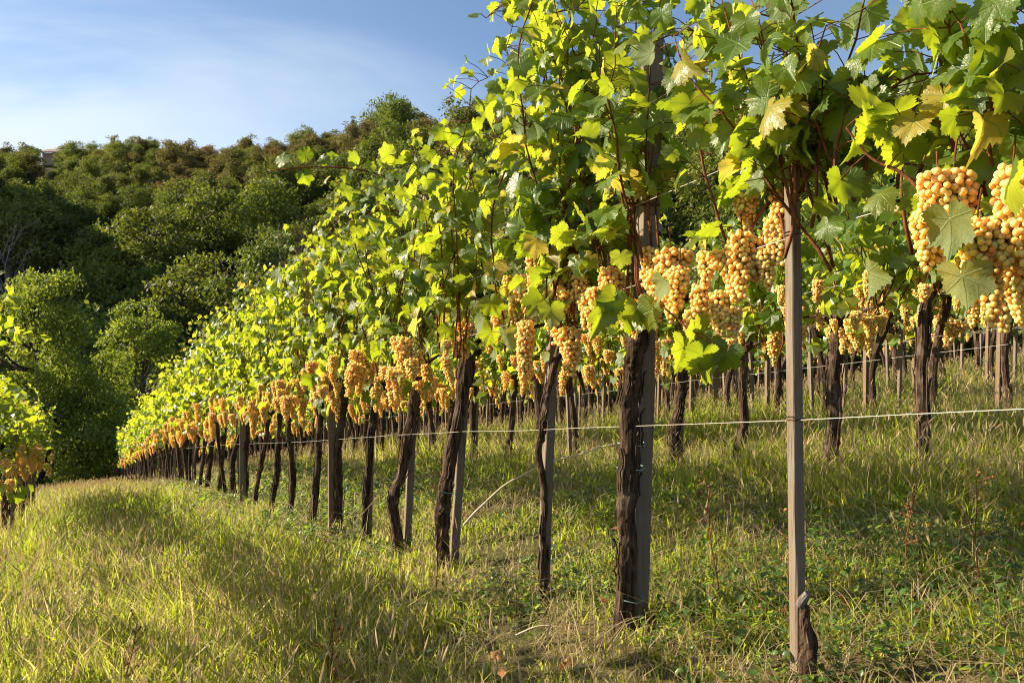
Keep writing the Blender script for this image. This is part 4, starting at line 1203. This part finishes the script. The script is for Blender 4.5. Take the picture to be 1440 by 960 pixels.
for tr in range(16000):
    Y = rt.uniform(61, 156); X = rt.uniform(-.80, .80) * Y
    x = 720 + F * X / Y
    left = x < 520
    d = (6.0 if left else 6.8) if Y < 116 else (3.0 if x < 620 else 6.0)
    if x > 1560 or x < -110 or not spot_ok(X, Y, d): continue
    if Y > 140 and (50 < x < 82 or 140 < x < 154): continue
    low = .62 if Y > 122 and (46 < x < 86 or 138 < x < 156) else 1.0
    taken.append((X, Y, d)); cnt += 1
    if cnt > 520: break
    upper = Y > 122
    scrub = upper and (x > 235 or rt.random() < .25) and rt.random() < .85
    if scrub:
        me = HO[rt.integers(0, 3)] if rt.random() < .9 else HR
        s = rt.uniform(.55, .95)
        place_tree(me, X, Y, s * low, rt.uniform(0, 6.28), 'olive-brown scrub bush on the upper slope below the skyline', 'bush', 'scrub bushes on the upper slope', 'bush', rt.uniform(.8, 1.15))
    else:
        s = rt.uniform(.8, 1.35) * (1 if left else 1.05)
        s *= 1.22 if Y < 108 else 1
        if left: s *= np.interp(Y, [100, 128], [1, .48 if x < 260 else .55])
        place_tree(HT[rt.integers(0, 5)], X, Y, s * low, rt.uniform(0, 6.28), 'dark leafy tree of the wood covering the hillside' if left else 'hillside tree seen only through gaps in the vine leaves', 'tree',
                   'trees of the hillside wood' if left else 'hillside trees behind the vine leaves', 'tree', rt.uniform(.85, 1.15))

# bare trees at the left edge and in the wood
def bare_tree(seed, H, spread, n):
    r = np.random.default_rng(seed); b = Buf()
    def grow(p, d, L, rad, depth):
        q = [p]; dd = d.copy()
        for i in range(5):
            dd = unit(dd + r.normal(0, .12, 3) + np.array([0, 0, .07])); q.append(q[-1] + dd * L / 5)
        q = np.array(q); v, t = tube(q, np.linspace(rad, rad * .55, 6), 5 if depth < 2 else 3); b.add(v, t)
        if depth < 4:
            for k in range(3 if depth < 3 else 2):
                s = q[r.integers(2, 6)]; grow(s, unit(dd + r.normal(0, spread, 3)), L * r.uniform(.55, .78), rad * .55, depth + 1)
    for k in range(n):
        grow(np.array([r.normal(0, .4), r.normal(0, .4), -.3]), unit(np.array([r.normal(0, .2), r.normal(0, .2), 1])), H * .42, .13, 0)
    return b.mesh('bare_branches', M_DEAD)
for k, (x, Y, H, n, lab) in enumerate(((28, 92, 18, 3, 'bare grey tree with many thin branches at the left of the wood'), (424, 84, 15, 4, 'tangle of bare grey stems just above the vine tops'), (276, 69, 9, 2, 'thin bare saplings in the shadow at the foot of the wood'))):
    X = (x - 720) / F * Y
    tag(mobj('bare_tree', bare_tree(940 + k, H, .42, n), None, (X, Y, gz(X, Y))), lab, 'bare tree')

# ------------------------------------------------------------------ house on the ridge
Yh = 158.0
hb = pix(66, 200, Yh)
hs_ = thing('house', 'low house with a brown tiled roof and pink chimney almost hidden on the ridge', 'house', (hb[0] + 5, Yh, gz(hb[0] + 5, Yh)))
oz = hb[2] - hs_.location[2] - .75
def hbox(x0, x1, y0, y1, z0, z1):
    v = np.array([(x, y, z) for x in (x0, x1) for y in (y0, y1) for z in (z0, z1)], float)
    t = np.array([(0, 1, 3), (0, 3, 2), (4, 6, 7), (4, 7, 5), (0, 4, 5), (0, 5, 1), (2, 3, 7), (2, 7, 6), (1, 5, 7), (1, 7, 3), (0, 2, 6), (0, 6, 4)])
    return v, t
b = Buf(); v, t = hbox(-6.5, 9.5, 1, 9, -3, oz - 1.2); b.add(v, t); mobj('wall', b.mesh('wall', M_STUCCO), hs_)
b = Buf()
rv = np.array([(-7.4, .3, oz - 1.3), (10.4, .3, oz - 1.3), (10.4, 5, oz + .35), (-7.4, 5, oz + .35), (10.4, 9.7, oz - 1.3), (-7.4, 9.7, oz - 1.3),
               (-7.4, .3, oz - 1.05), (10.4, .3, oz - 1.05), (10.4, 5, oz + .6), (-7.4, 5, oz + .6), (10.4, 9.7, oz - 1.05), (-7.4, 9.7, oz - 1.05)])
rtr = np.array([(0, 1, 7), (0, 7, 6), (6, 7, 8), (6, 8, 9), (9, 8, 10), (9, 10, 11), (5, 11, 10), (5, 10, 4), (0, 6, 9), (0, 9, 3), (3, 9, 11), (3, 11, 5), (1, 2, 8), (1, 8, 7), (2, 4, 10), (2, 10, 8), (0, 3, 2), (0, 2, 1), (3, 5, 4), (3, 4, 2)])
b.add(rv, rtr); roof = mobj('roof', b.mesh('roof', M_TILE), hs_)
cx_ = pix(147, 190, Yh)[0] - hs_.location[0]; ct = pix(147, 190, Yh)[2] - hs_.location[2]
b = Buf(); v, t = hbox(cx_ - .33, cx_ + .33, 3.0, 3.7, oz - 1.0, ct - .25); b.add(v, t); ch = mobj('chimney', b.mesh('chimney', M_STUCCO), hs_)
b = Buf()
for sx in (-.27, .27):
    v, t = hbox(cx_ + sx - .06, cx_ + sx + .06, 3.05, 3.65, ct - .25, ct + .1); b.add(v, t)
v = np.array([(cx_ - .5, 2.8, ct + .1), (cx_ + .5, 2.8, ct + .1), (cx_ + .5, 3.9, ct + .1), (cx_ - .5, 3.9, ct + .1), (cx_, 3.35, ct + .55)])
b.add(v, np.array([(0, 1, 4), (1, 2, 4), (2, 3, 4), (3, 0, 4), (0, 2, 1), (0, 3, 2)])); mobj('chimney_cap', b.mesh('chimney_cap', M_TILE), ch)
print('trees', cnt, 'objects', len(bpy.data.objects))
